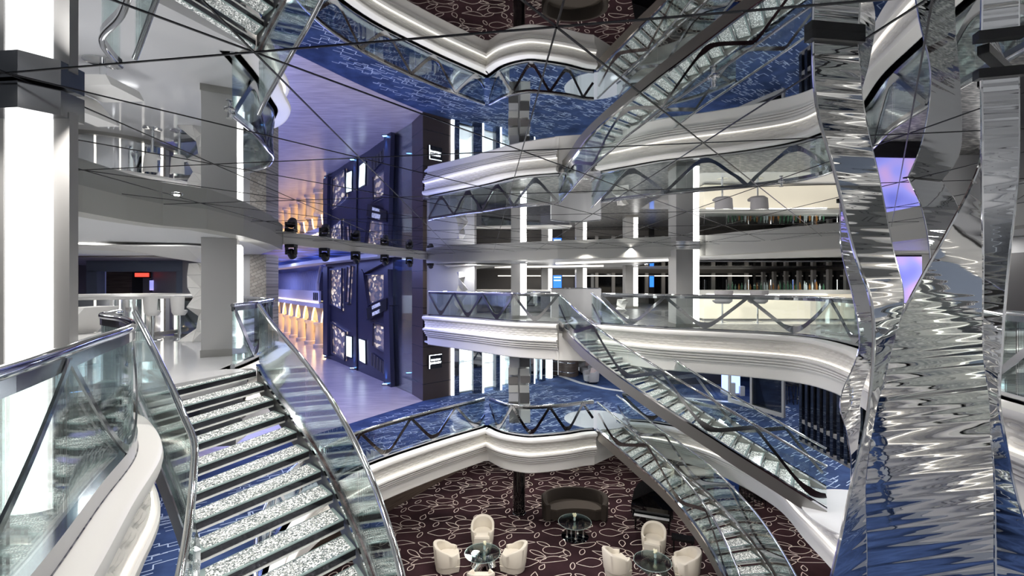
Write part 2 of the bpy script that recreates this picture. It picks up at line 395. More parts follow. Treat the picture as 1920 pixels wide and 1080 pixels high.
# upper deck floors
left7 = [(p.x-.06, p.y) for p in E7_near]+[(-4.98,6.1),(-4.35,7.62)]+[(p.x, p.y-.0) for p in E7_mid]+[(-30,13),(-30,-6),(-1.2,-6)]
b = MB(); b.prism(left7, Z7-.25, Z7); struct(b, 'floor', 'marble')
strip_path = shift(lift(E7_near, 0), -.35)
b = MB(); b.sweep(strip_path, [(-.36,.004),(.34,.004)]); struct(b, 'trim_4', 'strip_floor')
right7 = [(p.x, p.y) for p in E7_far]+[(3.0,15.95)]+[(p.x, p.y) for p in E7_right[1:]]+[(5.3,-6),(26,-6),(30,40),(-6,40),(-4.6,24),(-4.07,21.2)]
b = MB(); b.prism(right7, Z7-.25, Z7); struct(b, 'floor', 'dash_floor')
b = MB(); b.prism([(6.6,16.2),(14,16.0),(16,19),(16,24),(6.6,24)], Z7, Z7+.006); struct(b, 'trim_5', 'marble')
b = MB(); b.prism([(-1.2,-6),(5.3,-6),(5.3,-1.6),(-1.2,-1.6)], Z7-.25, Z7); struct(b, 'floor', 'marble')
# ================================================================== FASCIAS
LIP0 = [(-.30,0),(.20,0),(.25,-.02),(.265,-.07),(.25,-.12),(.20,-.14)]
BOT0 = [(.06,-.53),(.20,-.53),(.23,-.55),(.23,-.60),(.20,-.63),(.13,-.635),(.13,-.66),(.16,-.67),(.16,-.71),(.08,-.72),(.08,-.745),(.11,-.755),(.11,-.795),(.02,-.805),(.02,-.83),(.05,-.84),(.05,-.88),(-.03,-.89),(-.05,-1.25),(-.08,-1.28),(-.6,-1.28)]
n_f = [0]
def fascia(path, z, kk=1.):
    n_f[0] += 1
    sc_ = lambda pr: [(o*kk if o > 0 else o, d_) for o, d_ in pr]
    LIP, BOT = sc_(LIP0), sc_(BOT0)
    P = lift(resample(path, .16), z)
    b = MB(); b.sweep(P, LIP); b.sweep(P, BOT)
    NN = norms(P)
    for i_ in (0, len(P)-1):
        b.extr([(P[i_].x+NN[i_][0]*q[0], P[i_].y+NN[i_][1]*q[0], P[i_].z+q[1]) for q in LIP+[(.10,-.15),(.06,-.52)]+BOT+[(-.6,-.02)]], (0,0,.0005))
    o = b.build('trim_%d' % (20+n_f[0]), 'white', None, True, kind='structure')
    R = lift(resample(path, .04), z); N = norms(R); rows = 27; vs = []; fs = []
    s = 0
    for i, (p, q) in enumerate(zip(R, N)):
        if i: s += (R[i]-R[i-1]).length
        for k in range(rows):
            v = k/(rows-1); lam = .60
            dd = 1.
            for v0, ph in ((.30,0),(.50,PI/2),(.70,0)):
                w_ = .105*math.sin(2*PI*s/lam+ph); dd = min(dd, abs(v-v0-w_), abs(v-v0+w_))
            h = .030*min(1., dd/.075)
            o_ = (.12-.05*v)*kk+h
            vs.append((p.x+q[0]*o_, p.y+q[1]*o_, p.z-.13-.40*v))
    for i in range(len(R)-1):
        for k in range(rows-1): fs.append((i*rows+k, (i+1)*rows+k, (i+1)*rows+k+1, i*rows+k+1))
    b = MB(); b.add(vs, fs); b.build('relief_panel', 'relief', o, True)
    b = MB(); b.sweep(P, [(.10*kk,-.515),(.155*kk,-.515),(.155*kk,-.528),(.10*kk,-.528)], closed=True); b.build('light_strip', 'led', o)
    return o
fascia([Vector((5.3,-1.6,0)),Vector((-1.25,-1.6,0))], Z7); fascia(E7_near, Z7, .62); fascia(E7_mid[:40], Z7); fascia(E7_far, Z7); fascia(E7_right, Z7)
fascia(E6_left+E6_tip[1:], Z6); fascia(E6_right, Z6)
b = MB(); b.prism([(1.5,16.28),(3.1,15.98),(3.15,16.2),(1.55,16.5)], Z7-1.27, Z7-.02); struct(b, 'trim_16', 'white')
b = MB(); b.prism([(2.95,16.95),(4.25,18.2),(4.1,18.4),(2.8,17.1)], Z6-1.27, Z6-.02); struct(b, 'trim_17', 'white')
# slab undersides (soffits) of the upper deck
b = MB(); b.prism([(p.x-n[0]*.15, p.y-n[1]*.15) for p, n in zip(E7_far, norms(E7_far))]+[(3.0,16.1)]+[(p.x-n[0]*.15, p.y-n[1]*.15) for p, n in zip(E7_right[1:], norms(E7_right[1:]))]+[(26,-1.6),(30,34),(-4,34),(-4.0,21.2)], Z7-1.26, Z7-1.2)
struct(b, 'ceiling', 'soffit')
b = MB(); b.prism([(-3,-1),(-3.6,3.6),(-5.3,5.4),(-5.3,10),(-8,12),(-30,12),(-30,-1)], Z7-1.26, Z7-1.2); struct(b, 'ceiling', 'soffit')
# ================================================================== MIRROR CEILING
C_left = [(-5.2,-3.0),(-5.3,2.0),(-5.34,5.75),(-5.42,6.5),(-5.36,7.1),(-5.0,7.58),(-5.05,8.7),(-5.45,10.4),(-6.1,12.3)]
C_far = [(-3.75,20.4),(-2.4,18.9),(1.66,16.75),(3.95,15.9),(6.2,14.85),(8.3,11.6),(8.0,8.0),(7.0,4.0),(6.6,-3.0)]
b = MB(); poly = C_left+C_far
vs, fs = poly_hole(poly, None, ZM); b.add(vs, fs); b.cur = 1
A = Vector((1.56,-.24)); B = Vector((-.12,2.05)); N0 = Vector((-1.35,2.43))
def seam(p, q, w=.0045):
    d = (q-p).normalized(); n = Vector((-d.y, d.x))*w
    b.hexa([(p.x-n.x, p.y-n.y, ZM-.004), (q.x-n.x, q.y-n.y, ZM-.004), (q.x+n.x, q.y+n.y, ZM-.004), (p.x+n.x, p.y+n.y, ZM-.004)],
           [(p.x-n.x, p.y-n.y, ZM+.004), (q.x-n.x, q.y-n.y, ZM+.004), (q.x+n.x, q.y+n.y, ZM+.004), (p.x+n.x, p.y+n.y, ZM+.004)])
nodes = []
for i in range(-5, 7):
    for j in range(-2, 9):
        p = N0+A*i+B*j
        if inside(p, poly): nodes.append(p)
        for q in (p+A, p+B, p+A+B):
            k = 10
            seg = [p.lerp(q, t/k) for t in range(k+1)]; run = [s for s in seg if inside(s, poly)]
            if len(run) > 1: seam(run[0], run[-1])
struct(b, 'ceiling', ['mirror','seam'])
# ceiling edge bands and beam
def band(path, name):
    P = lift(path, 0); b = MB()
    b.sweep(P, [(0,ZM),(.02,ZM),(.02,ZS),(-.35,ZS),(-.35,ZM)], closed=True)
    return struct(b, name, 'fascia_grey')
band(C_left, 'trim_6'); band(C_far, 'trim_7')
b = MB(); b.sweep([Vector((-6.1,12.3,0)), Vector((-3.75,20.4,0))], [(0,ZM-.0),(.05,ZM-.0),(.05,ZM-.17),(-.25,ZM-.17),(-.25,ZM)], closed=True); struct(b, 'trim_8', 'white')
# soffits behind the bands
b = MB(); b.prism([(p[0]-.2, p[1]) for p in C_left]+[(-8.0,14.6),(-30,16),(-30,-3)], ZS+.004, ZS+.3); struct(b, 'ceiling', 'soffit')
b = MB(); b.prism([(x+.1, y+.15) for x, y in C_far]+[(20,-3),(20,15.0),(11,15.6),(9.3,16.6),(5.5,18.6),(2.0,21.5),(-3.6,22.5)], ZS+.004, ZS+.3); struct(b, 'ceiling', 'soffit')
b = MB(); b.prism([(-3.6,22.3),(2.0,21.4),(5.5,18.5),(9.3,16.5),(11,15.5),(24,14),(30,40),(-5,40)], ZS+.14, ZS+.4); struct(b, 'ceiling', 'soffit')
b = MB(); b.prism([(-8.2,14.7),(-30,16),(-30,24),(-20,23.6),(-12.3,17.8)], ZS-.04, ZS+.2); struct(b, 'ceiling', 'wall_taupe')
# ================================================================== WALLS
def wall(name, a, c, z0, z1, m, t=.2):
    d = Vector((c[0]-a[0], c[1]-a[1])).normalized(); n = Vector((-d.y, d.x))*t
    b = MB(); b.prism([a, c, (c[0]+n.x, c[1]+n.y), (a[0]+n.x, a[1]+n.y)], z0, z1); return struct(b, name, m)
wall('wall_back', (24,34), (-4.6,34), Z7, ZM, 'wall_taupe')
wall('wall_right', (19,-6), (21,34), Z7, ZM, 'wall_taupe')
wall('wall_left', (-20,-6), (-20,22), Z7, ZM, 'wall_taupe')
wall('wall_near', (-20,-6), (20,-6), Z5, ZM+.4, 'wall_grey')
wall('wall_light_block_left', (-12.3,17.7), (-20,23.5), Z7, ZS, 'wall_grey')  # added wall, shuts the blue street light out of the lounge
b = MB(); b.box((2,-5.9,1.9), (20,.06,.06)); b.box((2,-5.9,.3), (20,.06,.06)); b.box((2,-5.9,-2.2), (20,.06,.08)); struct(b, 'trim_15', 'led')  # unseen glowing strips added for the mirror ribbons to reflect
wall('wall_lower', (20,-6), (20,33), Z6, Z7-1.2, 'wall_dark')
wall('wall_lower_back', (20,30), (3.0,30), Z6, Z7-1.2, 'wall_taupe')
wall('wall_lounge_back', (20,28), (-14,28), Z5, Z6-.2, 'wall_dark')
wall('wall_lounge_right', (13,-4), (13,28), Z5, Z6-.2, 'wall_dark')
wall('wall_lounge_left', (-9.5,-4), (-9.5,28), Z5, Z6-.2, 'wall_dark')
wall('wall_reflector', (9.6,4.6), (9.6,-6), Z7, ZM, 'white')  # unseen white wall added as a bright surface for the ribbons to mirror
wall('wall_reflector_lower', (11,9), (11,-6), Z6, Z7-1.2, 'wall_grey')  # unseen lower wall, likewise added for the ribbon reflections
b = MB(); b.box((9.5,-.7,.35), (.06,10,.07)); b.box((9.5,-.7,2.1), (.06,10,.10)); b.box((9.5,-.7,1.25), (.06,10,.03)); b.box((10.9,1,-2.0), (.06,13,.10)); struct(b, 'trim_18', 'led')  # glowing lines added to make horizontal streaks in the ribbons
b = MB()
for k in range(6): b.box((9.5,3.6-k*1.5,1.2), (.08,.7,1.5))
struct(b, 'trim_19', 'slate_blue')
# low wooden wall edging the lounge under the middle deck
a = at(905,858,Z5); c = at(690,981,Z5)
d = Vector((c[0]-a[0], c[1]-a[1])).normalized(); n = Vector((d.y, -d.x))
b = MB(); b.prism([(a[0]-d.x*2, a[1]-d.y*2), (c[0]+d.x*4, c[1]+d.y*4), (c[0]+d.x*4+n.x*.3, c[1]+d.y*4+n.y*.3), (a[0]-d.x*2+n.x*.3, a[1]-d.y*2+n.y*.3)], Z5, Z5+.62); struct(b, 'wall_lounge_low', 'brown_wood')
b = MB(); o_ = n*1.2; b.prism([(a[0]-d.x*2+o_.x, a[1]-d.y*2+o_.y), (c[0]+d.x*4+o_.x, c[1]+d.y*4+o_.y), (c[0]+d.x*4+o_.x*1.2, c[1]+d.y*4+o_.y*1.2), (a[0]-d.x*2+o_.x*1.2, a[1]-d.y*2+o_.y*1.2)], Z5, Z6-.3); struct(b, 'wall_lounge_side', 'wall_dark')
# entrance pier clad in brown metal, at the corner of the shopping street
b = MB(); pier = [(-4.07,21.2),(-2.93,22.25),(-3.6,23.3),(-4.85,22.5)]
b.prism(pier, Z6, ZM+.6); 
b.cur = 1
for z in (-3.2,-2.35,-1.5,-.6,.3,1.2,2.0):
    b.sweep([Vector((*pier[3], z)), Vector((*pier[0], z)), Vector((*pier[1], z))], [(.0,-.012),(.006,-.012),(.006,.012),(0,.012)])
struct(b, 'wall_pier', ['brown_metal','black'])
# grey wall at the left end of the far upper deck
wall('wall_gallery', (-1.6,20.9), (-3.9,21.6), Z7, ZS, 'wall_grey', .25)
# ================================================================== BALUSTRADES
RAIL = 1.06
def plan_norm(P): return norms(P)
def rail_parts(P, root, zig=True, lam=1.55, h=RAIL, base=True, panel=1.5, r=.033, zig_first=.5, zw=1., base_h=.075):
    """P: fine 3-D path of the foot line"""
    top = [Vector((p.x, p.y, p.z+h)) for p in P]
    b = MB(); b.tube(top, r, 12); b.build('handrail', 'chrome', root, True)
    if base:
        b = MB(); b.sweep([Vector((p.x,p.y,p.z+h-.10)) for p in P], [(-.018,0),(.018,0),(.018,.075),(-.018,.075)], closed=True); b.build('rail_channel', 'chrome_dark', root)
        b = MB(); b.sweep(P, [(-.035,0),(.035,0),(.035,base_h),(-.035,base_h)], closed=True); b.build('base_rail', 'chrome_dark', root)
    S = [0]
    for i in range(1, len(P)): S.append(S[-1]+(P[i]-P[i-1]).length)
    N = plan_norm(P)
    def at_s(s):
        s = min(max(s, 0), S[-1]); j = 0
        while j < len(S)-2 and S[j+1] < s: j += 1
        t = (s-S[j])/((S[j+1]-S[j]) or 1); q = P[j].lerp(P[j+1], t); n = Vector((N[j][0], N[j][1])).lerp(Vector((N[j+1][0], N[j+1][1])), t).normalized(); return q, n
    k = max(1, round(S[-1]/panel))
    for i in range(k):
        s0, s1 = S[-1]*i/k+.006, S[-1]*(i+1)/k-.006; m_ = max(2, int((s1-s0)/.15)); vs = []; fs = []
        for t in range(m_+1):
            q, n = at_s(s0+(s1-s0)*t/m_)
            for o in (-.006,.006):
                for z in (.05, h-.02): vs.append((q.x+n.x*o, q.y+n.y*o, q.z+z))
        for t in range(m_):
            a = t*4; c = a+4
            fs += [(a,c,c+1,a+1),(a+2,a+3,c+3,c+2),(a+1,c+1,c+3,a+3),(a,a+2,c+2,c)]
        b = MB(); b.add(vs, fs); 
        b.build('glass_panel', 'glass', root)
    if zig:
        c = zig_first*lam
        while c < S[-1]+lam*.2:
            smp = []; nn = 28
            for t in range(nn+1):
                u = -lam/2+lam*t/nn
                if not (0 <= c+u <= S[-1]): continue
                tt = abs(u)/(lam/2); hh = .11+(h-.16)*max(0, (math.sqrt(tt*tt+.012)-.11)/(math.sqrt(1.012)-.11))
                smp.append((c+u, hh, .048*zw+.11*zw*math.exp(-(u/(.08*lam))**2)))
            if len(smp) > 5:
                vs = []; fs = []
                for i, (s, hh, w) in enumerate(smp):
                    a = smp[max(i-1,0)]; d = smp[min(i+1,len(smp)-1)]
                    ds, dh = d[0]-a[0], d[1]-a[1]; L = math.hypot(ds, dh) or 1; ns, nh = -dh/L, ds/L
                    for sg in (-1,1):
                        ww = w if sg > 0 else .045*zw
                        q, n = at_s(s+ns*ww*sg)
                        z = max(.02, min(h-.03, hh+nh*ww*sg))
                        for o in (.022,.036): vs.append((q.x+n.x*o, q.y+n.y*o, q.z+z))
                for i in range(len(smp)-1):
                    a = i*4; d = a+4
                    fs += [(a,d,d+2,a+2),(a+1,a+3,d+3,d+1),(a,a+1,d+1,d),(a+2,d+2,d+3,a+3)]
                e = (len(smp)-1)*4; fs += [(0,2,3,1),(e,e+1,e+3,e+2)]
                b = MB(); b.add(vs, fs); b.build('zigzag_brace', 'chrome_dark', root)
            c += lam
    # glass clamps along the foot
    return root
def balustrade(path, z, label, group=None, **k):
    P = lift(resample(path, .12), z)
    root = thing('balustrade', label, 'railing', tuple(P[0]), group)
    return rail_parts(P, root, **k)
balustrade(shift(lift(E7_near,0), -.05), Z7, 'curved glass balustrade with thick chrome handrail in the left foreground', lam=2.6, zig_first=1.15, zw=.4, base_h=.13)
balustrade(shift(lift(E7_mid[:44],0), -.10), Z7, 'glass balustrade beside the grey lit column at the top of the left stairs', lam=1.8)
balustrade(shift(lift(E7_far,0), -.12), Z7, 'glass balustrade with blue-tinged zigzag braces on the far upper balcony, left of the stairs', lam=1.7)
balustrade(shift(lift(E7_right,0), -.12), Z7, 'long glass balustrade right of the far stairs, in front of the glowing bar', lam=2.3)
balustrade(shift(lift(E6_left,0), -.12), Z6, 'glass balustrade with dark zigzag braces along the left edge of the blue carpeted deck', lam=1.9, zig_first=.9)
balustrade(shift(lift(E6_tip,0), -.12), Z6, 'short bowed glass balustrade on the blue deck in front of the clad pillar', lam=1.35, zig_first=.45)
E6r = shift(lift(E6_right,0), -.12)
balustrade([p for p in E6r[:20] if p.y > 13.2 or p.x < 7], Z6, 'glass balustrade on the blue deck behind the lower right stairs', lam=2.1)
balustrade([p for p in E6r if p.y < 9.9], Z6, 'glass balustrade of the blue deck nearest the mirror ribbons on the right', lam=2.1)
# ================================================================== STAIRCASES
def stair(L, R, z0, rise, label, group=None, side_h=.34, first=0, rails=True, zig=True, nose='chrome_dark'):
    """L, R: nosing ends, one per step; step k is at z0-rise*k"""
    n = len(L)
    root = thing('staircase', label, 'stairs', (L[-1][0], L[-1][1], z0-rise*(n-1)), group)
    def lerp2(p, q, t): return (p[0]+(q[0]-p[0])*t, p[1]+(q[1]-p[1])*t)
    for k in range(first, n):
        z = z0-rise*k
        if k == 0: fl, fr = L[0], R[0]; bl = (L[0][0]*2-L[1][0], L[0][1]*2-L[1][1]); br = (R[0][0]*2-R[1][0], R[0][1]*2-R[1][1]); bl = lerp2(fl, bl, .35); br = lerp2(fr, br, .35)
        else: fl, fr, bl, br = L[k], R[k], lerp2(L[k], L[k-1], .97), lerp2(R[k], R[k-1], .97)
        q = [lerp2(fl, fr, .03), lerp2(fl, fr, .97), lerp2(bl, br, .97), lerp2(bl, br, .03)]
        b = MB(); b.hexa([(x, y, z-.014) for x, y in q], [(x, y, z) for x, y in q])
        t = b.build('tread', 'tread_glass', root)
        # dark nosing bar with bright lower lip
        nb = [q[0], q[1], lerp2(q[1], q[2], .20), lerp2(q[0], q[3], .20)]
        b = MB(); b.hexa([(x, y, z-.085) for x, y in nb], [(x, y, z-.015) for x, y in nb]); b.build('nosing_bar', nose, t)
        lb = [lerp2(q[0], q[3], -.04), lerp2(q[1], q[2], -.04), lerp2(q[1], q[2], .05), lerp2(q[0], q[3], .05)]
        b = MB(); b.hexa([(x, y, z-.108) for x, y in lb], [(x, y, z-.086) for x, y in lb]); b.build('nosing_trim', 'bright_trim', t)
        def inn(u, v): return lerp2(lerp2(q[0], q[1], u), lerp2(q[3], q[2], u), v)
        c = [inn(.03,.09), inn(.97,.09), inn(.97,.92), inn(.03,.92)]
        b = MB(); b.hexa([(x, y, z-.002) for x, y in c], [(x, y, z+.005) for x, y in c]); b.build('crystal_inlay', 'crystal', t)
    for side, E in (('L', L), ('R', R)):
        P = [Vector((p[0], p[1], z0-rise*k+.05)) for k, p in enumerate(E)]
        P = resample(cr(P, 4), .12)
        b = MB(); b.sweep(P, [(-.03,-side_h),(.03,-side_h),(.03,0),(-.03,0)], closed=True); b.build('stringer', 'satin', root)
        b = MB(); b.sweep(P, [(-.045,0),(.045,0),(.045,.05),(-.045,.05)], closed=True); b.build('stringer_cap', 'chrome', root)
        if rails:
            Q = [p+Vector((0,0,.05)) for p in P]
            rail_parts(Q, root, base=False, zig=zig, lam=2.6, h=.97, panel=1.9, zig_first=.35)
    return root
# left foreground staircase
Rm = [(-4.19,7.54),(-3.95,7.25),(-3.68,7.06),(-3.38,6.83),(-3.08,6.58),(-2.79,6.32),(-2.53,6.06),(-2.26,5.77),(-2.02,5.48),(-1.79,5.18)]
Lm = [(-4.50,6.30),(-4.28,6.05),(-4.05,5.79),(-3.85,5.55),(-3.64,5.30),(-3.44,5.04),(-3.25,4.78),(-3.07,4.51),(-2.90,4.24),(-2.74,3.96)]
def sm(a):
    a = [Vector((*p,0)) for p in a]
    for _ in range(3): a = [a[0]]+[(a[i-1]+a[i]*2+a[i+1])/4 for i in range(1, len(a)-1)]+[a[-1]]
    return a
Rm = sm(Rm); Lm = sm(Lm)
def extend(a, n, turn):
    d = a[-1]-a[-2]; out = list(a)
    for _ in range(n): d = Matrix.Rotation(turn, 3, 'Z')@d; out.append(out[-1]+d)
    return out
Rm = extend(Rm, 13, -.05); Lm = extend(Lm, 13, -.05)
Ls = [l+(l-r).normalized()*max(.0,.60-.085*k) for k, (l, r) in enumerate(zip(Lm, Rm))]; Rs = [r+(r-l).normalized()*.10 for l, r in zip(Lm, Rm)]
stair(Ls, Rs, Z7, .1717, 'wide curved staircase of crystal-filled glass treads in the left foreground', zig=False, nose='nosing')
# far staircase, upper deck to blue deck
def stair_from_edge(near, width, z0, drop, n, label, far_bias=None):
    P = cr(near, 12); P = resample([Vector((p.x, p.y, 0)) for p in P], .02)
    P = [P[round(i*(len(P)-1)/n)] for i in range(n+1)]
    N = norms(P)
    far = [Vector((p.x-q[0]*width, p.y-q[1]*width, 0)) for p, q in zip(P, N)]
    return stair(far, P, z0, drop/n, label, first=0)
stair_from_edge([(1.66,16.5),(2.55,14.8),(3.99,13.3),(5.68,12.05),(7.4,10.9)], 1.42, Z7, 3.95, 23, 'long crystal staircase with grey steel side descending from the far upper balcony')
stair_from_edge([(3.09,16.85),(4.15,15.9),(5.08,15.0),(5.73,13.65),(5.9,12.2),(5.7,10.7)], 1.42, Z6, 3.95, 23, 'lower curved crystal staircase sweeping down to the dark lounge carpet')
# ================================================================== LIT COLUMNS
def light_column(x, y, w, z0, z1, label, lit=.28, side=1, base=.14, name='column', rz=0, group=None, lit_only=False, coll=True, dpt=None):
    t = thing(name, label, 'column', (x, y, z0), group); dpt = dpt or w
    R = Matrix.Rotation(rz, 3, 'Z')
    def P(dx, dy): v = R@Vector((dx, dy, 0)); return (x+v.x, y+v.y)
    lw = w*lit
    b = MB(); c = P(-side*lw/2, 0); b.box((*c, (z0+z1)/2), (w-lw, dpt, z1-z0), rz); b.build('shaft', 'grey_panel', t)
    b = MB(); c = P(side*(w-lw)/2, 0); b.box((*c, (z0+base+z1-.12)/2), (lw, dpt*.96, z1-z0-base-.12), rz); b.build('light_panel', 'led_soft', t)
    b = MB(); c = P(0, 0); b.box((*c, z0+base/2), (w+.03, dpt+.03, base), rz); b.build('base', 'satin', t)
    if coll:
        b = MB(); b.box((*P(0,0), z1-.06), (w+.03, dpt+.03, .12), rz); b.build('collar', 'chrome', t)
    return t
# grey pillar at the top of the left stairs
light_column(-5.82, 9.35, .66, Z7, ZS, 'square grey column with a lit right edge at the top of the left stairs', lit=.10, rz=.46, coll=False)
# foreground column with the round-ended lamp
t = thing('column', 'tall bright lit column with grey side standing in the left foreground', 'column', (-3.05, 2.95, Z7))
b = MB(); b.lathe([(.145,0),(.145,ZM-.1)], (-3.05,2.95,Z7+.0), 28, 1, .6); b.build('light_panel', 'led_soft', t, True)
b = MB(); b.box((-2.845,2.96,1.26), (.10,.06,2.5)); b.box((-3.235,2.96,1.26), (.05,.06,2.5)); b.build('side_panel', 'grey_panel', t)
b = MB(); b.box((-2.905,2.96,1.26), (.02,.05,2.5)); b.box((-3.20,2.96,1.26), (.02,.05,2.5)); b.build('side_trim', 'chrome_dark', t)
b = MB(); b.prism([(-3.30,2.78),(-2.92,2.74),(-2.80,2.88),(-2.80,3.04),(-3.30,3.04)], ZM-.17, ZM-.012); b.build('collar', 'chrome_dark', t)
light_column(.27, 18.9, .62, Z7, ZS+.02, 'grey lit-edged column behind the left part of the far upper balcony', lit=.40)
light_column(5.6, 15.15, .74, Z7, ZM-.01, 'broad grey column with lit right edge behind the long upper balustrade', lit=.27)
for x, y, w_, lb in [(2.15,29,.66,'slim lit column just right of the blue screen at the back of the upper deck'),(4.15,28,.62,'slim lit column right of the screen, third one along the upper deck back row'),(6.75,26.5,.70,'lit grey column standing left of the broad column, near the dark windows')]:
    light_column(x, y, w_, Z7, ZS+.14, lb, lit=.36, coll=False)
for x, y, lb in [(13.2,12.5,'lit column far right behind the twisted mirror ribbons')]:
    light_column(x, y, .6, Z7, ZS, lb, lit=.4, side=-1)
# pillar of stacked grey boxes on the blue deck
t = thing('pillar', 'pillar clad in offset grey blocks standing on the blue carpet', 'column', (.28, 18.2, Z6))
rng = random.Random(5); z = Z6
b = MB(); b.box((.28,18.2,(Z6+Z7-1.2)/2), (.50,.50,Z7-1.2-Z6)); b.build('core', 'stone_grey', t)
tones = ['stone_grey','wall_taupe','block_dark','fascia_grey']; M['block_dark'] = mat('block_dark', (.10,.098,.095), rough=.4)
k = 0
while z < Z7-1.35:
    hh = rng.choice((.30,.42,.5))
    hh = min(hh, Z7-1.22-z)
    for sx in (-1,1):
        b = MB(); ox = rng.uniform(0,.05); zz = z+rng.uniform(-.06,.06) if z > Z6+.1 else z
        b.box((.28+sx*(.19+ox), 18.2-.05-rng.uniform(0,.05), max(Z6+hh/2, min(zz+hh/2, Z7-1.21-hh/2))), (.37,.55,hh-.02)); b.build('block', tones[(k+rng.randrange(3)) % 4], t); k += 1
    z += hh
t = thing('pillar', 'black glossy round pillar rising from the leaf patterned carpet', 'column', (.29, 18.8, Z5))
b = MB(); b.lathe([(.25,0),(.25,-Z5+Z6-.2)], (.29,18.8,Z5), 32); b.build('shaft', 'black_gloss', t, True)
b = MB(); b.lathe([(.28,0),(.28,.05),(.255,.06)], (.29,18.8,Z5), 32); b.build('base', 'chrome_dark', t, True)
# ================================================================== LOUNGE FURNITURE
def tub_chair(label):
    t = thing('tub_chair', label, 'chair', (0,0,0), 'cream tub chairs in the lounge')
    # shell: back is +y, open front is -y
    n = 40; vs = []; fs = []
    for i in range(n+1):
        a = math.radians(-142+284*i/n); c = math.cos(a)
        h = .56+.26*max(0, (c+.35)/1.35)**.8 if c > -.35 else .56
        ro, ri = .385, .30
        x, y = math.sin(a), math.cos(a)
        sq = .97+.05*abs(math.sin(2*a))
        lean = .03*max(0, c)
        vs += [(x*ro*sq*.93, y*ro*sq*.93, .22), (x*ro*sq, (y*ro*sq)+lean, h-.03), (x*(ro-.02)*sq, y*(ro-.02)*sq+lean, h), (x*(ri+.02)*sq, y*(ri+.02)*sq+lean, h), (x*ri*sq, y*ri*sq, h-.03), (x*ri*sq, y*ri*sq, .38), (x*ri*sq, y*ri*sq, .22)]
    m_ = 7
    for i in range(n):
        for k in range(m_): fs.append((i*m_+k, (i+1)*m_+k, (i+1)*m_+(k+1) % m_, i*m_+(k+1) % m_))
    fs += [tuple(range(m_)), tuple(n*m_+k for k in range(m_))]
    b = MB(); b.add(vs, fs); b.build('backrest', 'cream', t, True)
    def U(r, f):
        pts = []
        for i in range(25):
            a = math.radians(-115+230*i/24); pts.append((math.sin(a)*r, math.cos(a)*r))
        return [(-r*.86, -f)]+pts[0:]+[(r*.86, -f)] if False else [(-r*.80,-f)]+pts+[(r*.80,-f)]
    b = MB(); lo = U(.298,.36); b.hexa([(x,y,.23) for x,y in lo], [(x,y,.40) for x,y in lo]); lo2 = [(x*.94,y*.94) for x,y in lo]; b.hexa([(x,y,.40) for x,y in lo], [(x,y,.45) for x,y in lo2]); b.build('seat', 'cream', t)
    b = MB(); lo = U(.345,.35); lo2 = [(x*.93,y*.93) for x,y in lo]; b.hexa([(x,y,.035) for x,y in lo2], [(x,y,.205) for x,y in lo]); b.build('base', 'cream', t)
    for sx in (-1,1):
        for sy in (-1,1):
            b = MB(); b.lathe([(.022,0),(.022,.04)], (sx*.2,sy*.2,0), 10); b.build('foot', 'black', t)
    return t
chairs = [(-1.05,16.55,0.0,'cream tub chair facing the camera, behind the left glass table'),
 (-2.12,15.15,1.75,'cream tub chair on the left side of the left glass table'),
 (.06,15.15,-1.85,'cream tub chair on the right side of the left glass table, back to the right'),
 (-.93,13.85,PI,'cream tub chair at the bottom edge, its back to the camera below the left table'),
 (3.34,14.85,2.0,'cream tub chair left of the right-hand glass table'),
 (4.92,16.1,-.45,'cream tub chair behind the right-hand glass table, in front of the piano'),
 (5.55,14.75,-1.75,'cream tub chair nearest the lower staircase, right of the right-hand table'),
 (4.15,13.55,PI+.2,'cream tub chair at the bottom edge below the right-hand table')]
proto = None
for x, y, r_, lb in chairs:
    if proto is None: proto = tub_chair(lb); proto.location = (x, y, Z5); proto.rotation_euler = (0,0,r_); proto.scale = (1.12,1.12,1.08)
    else: dup(proto, (x, y, Z5), r_, lb)
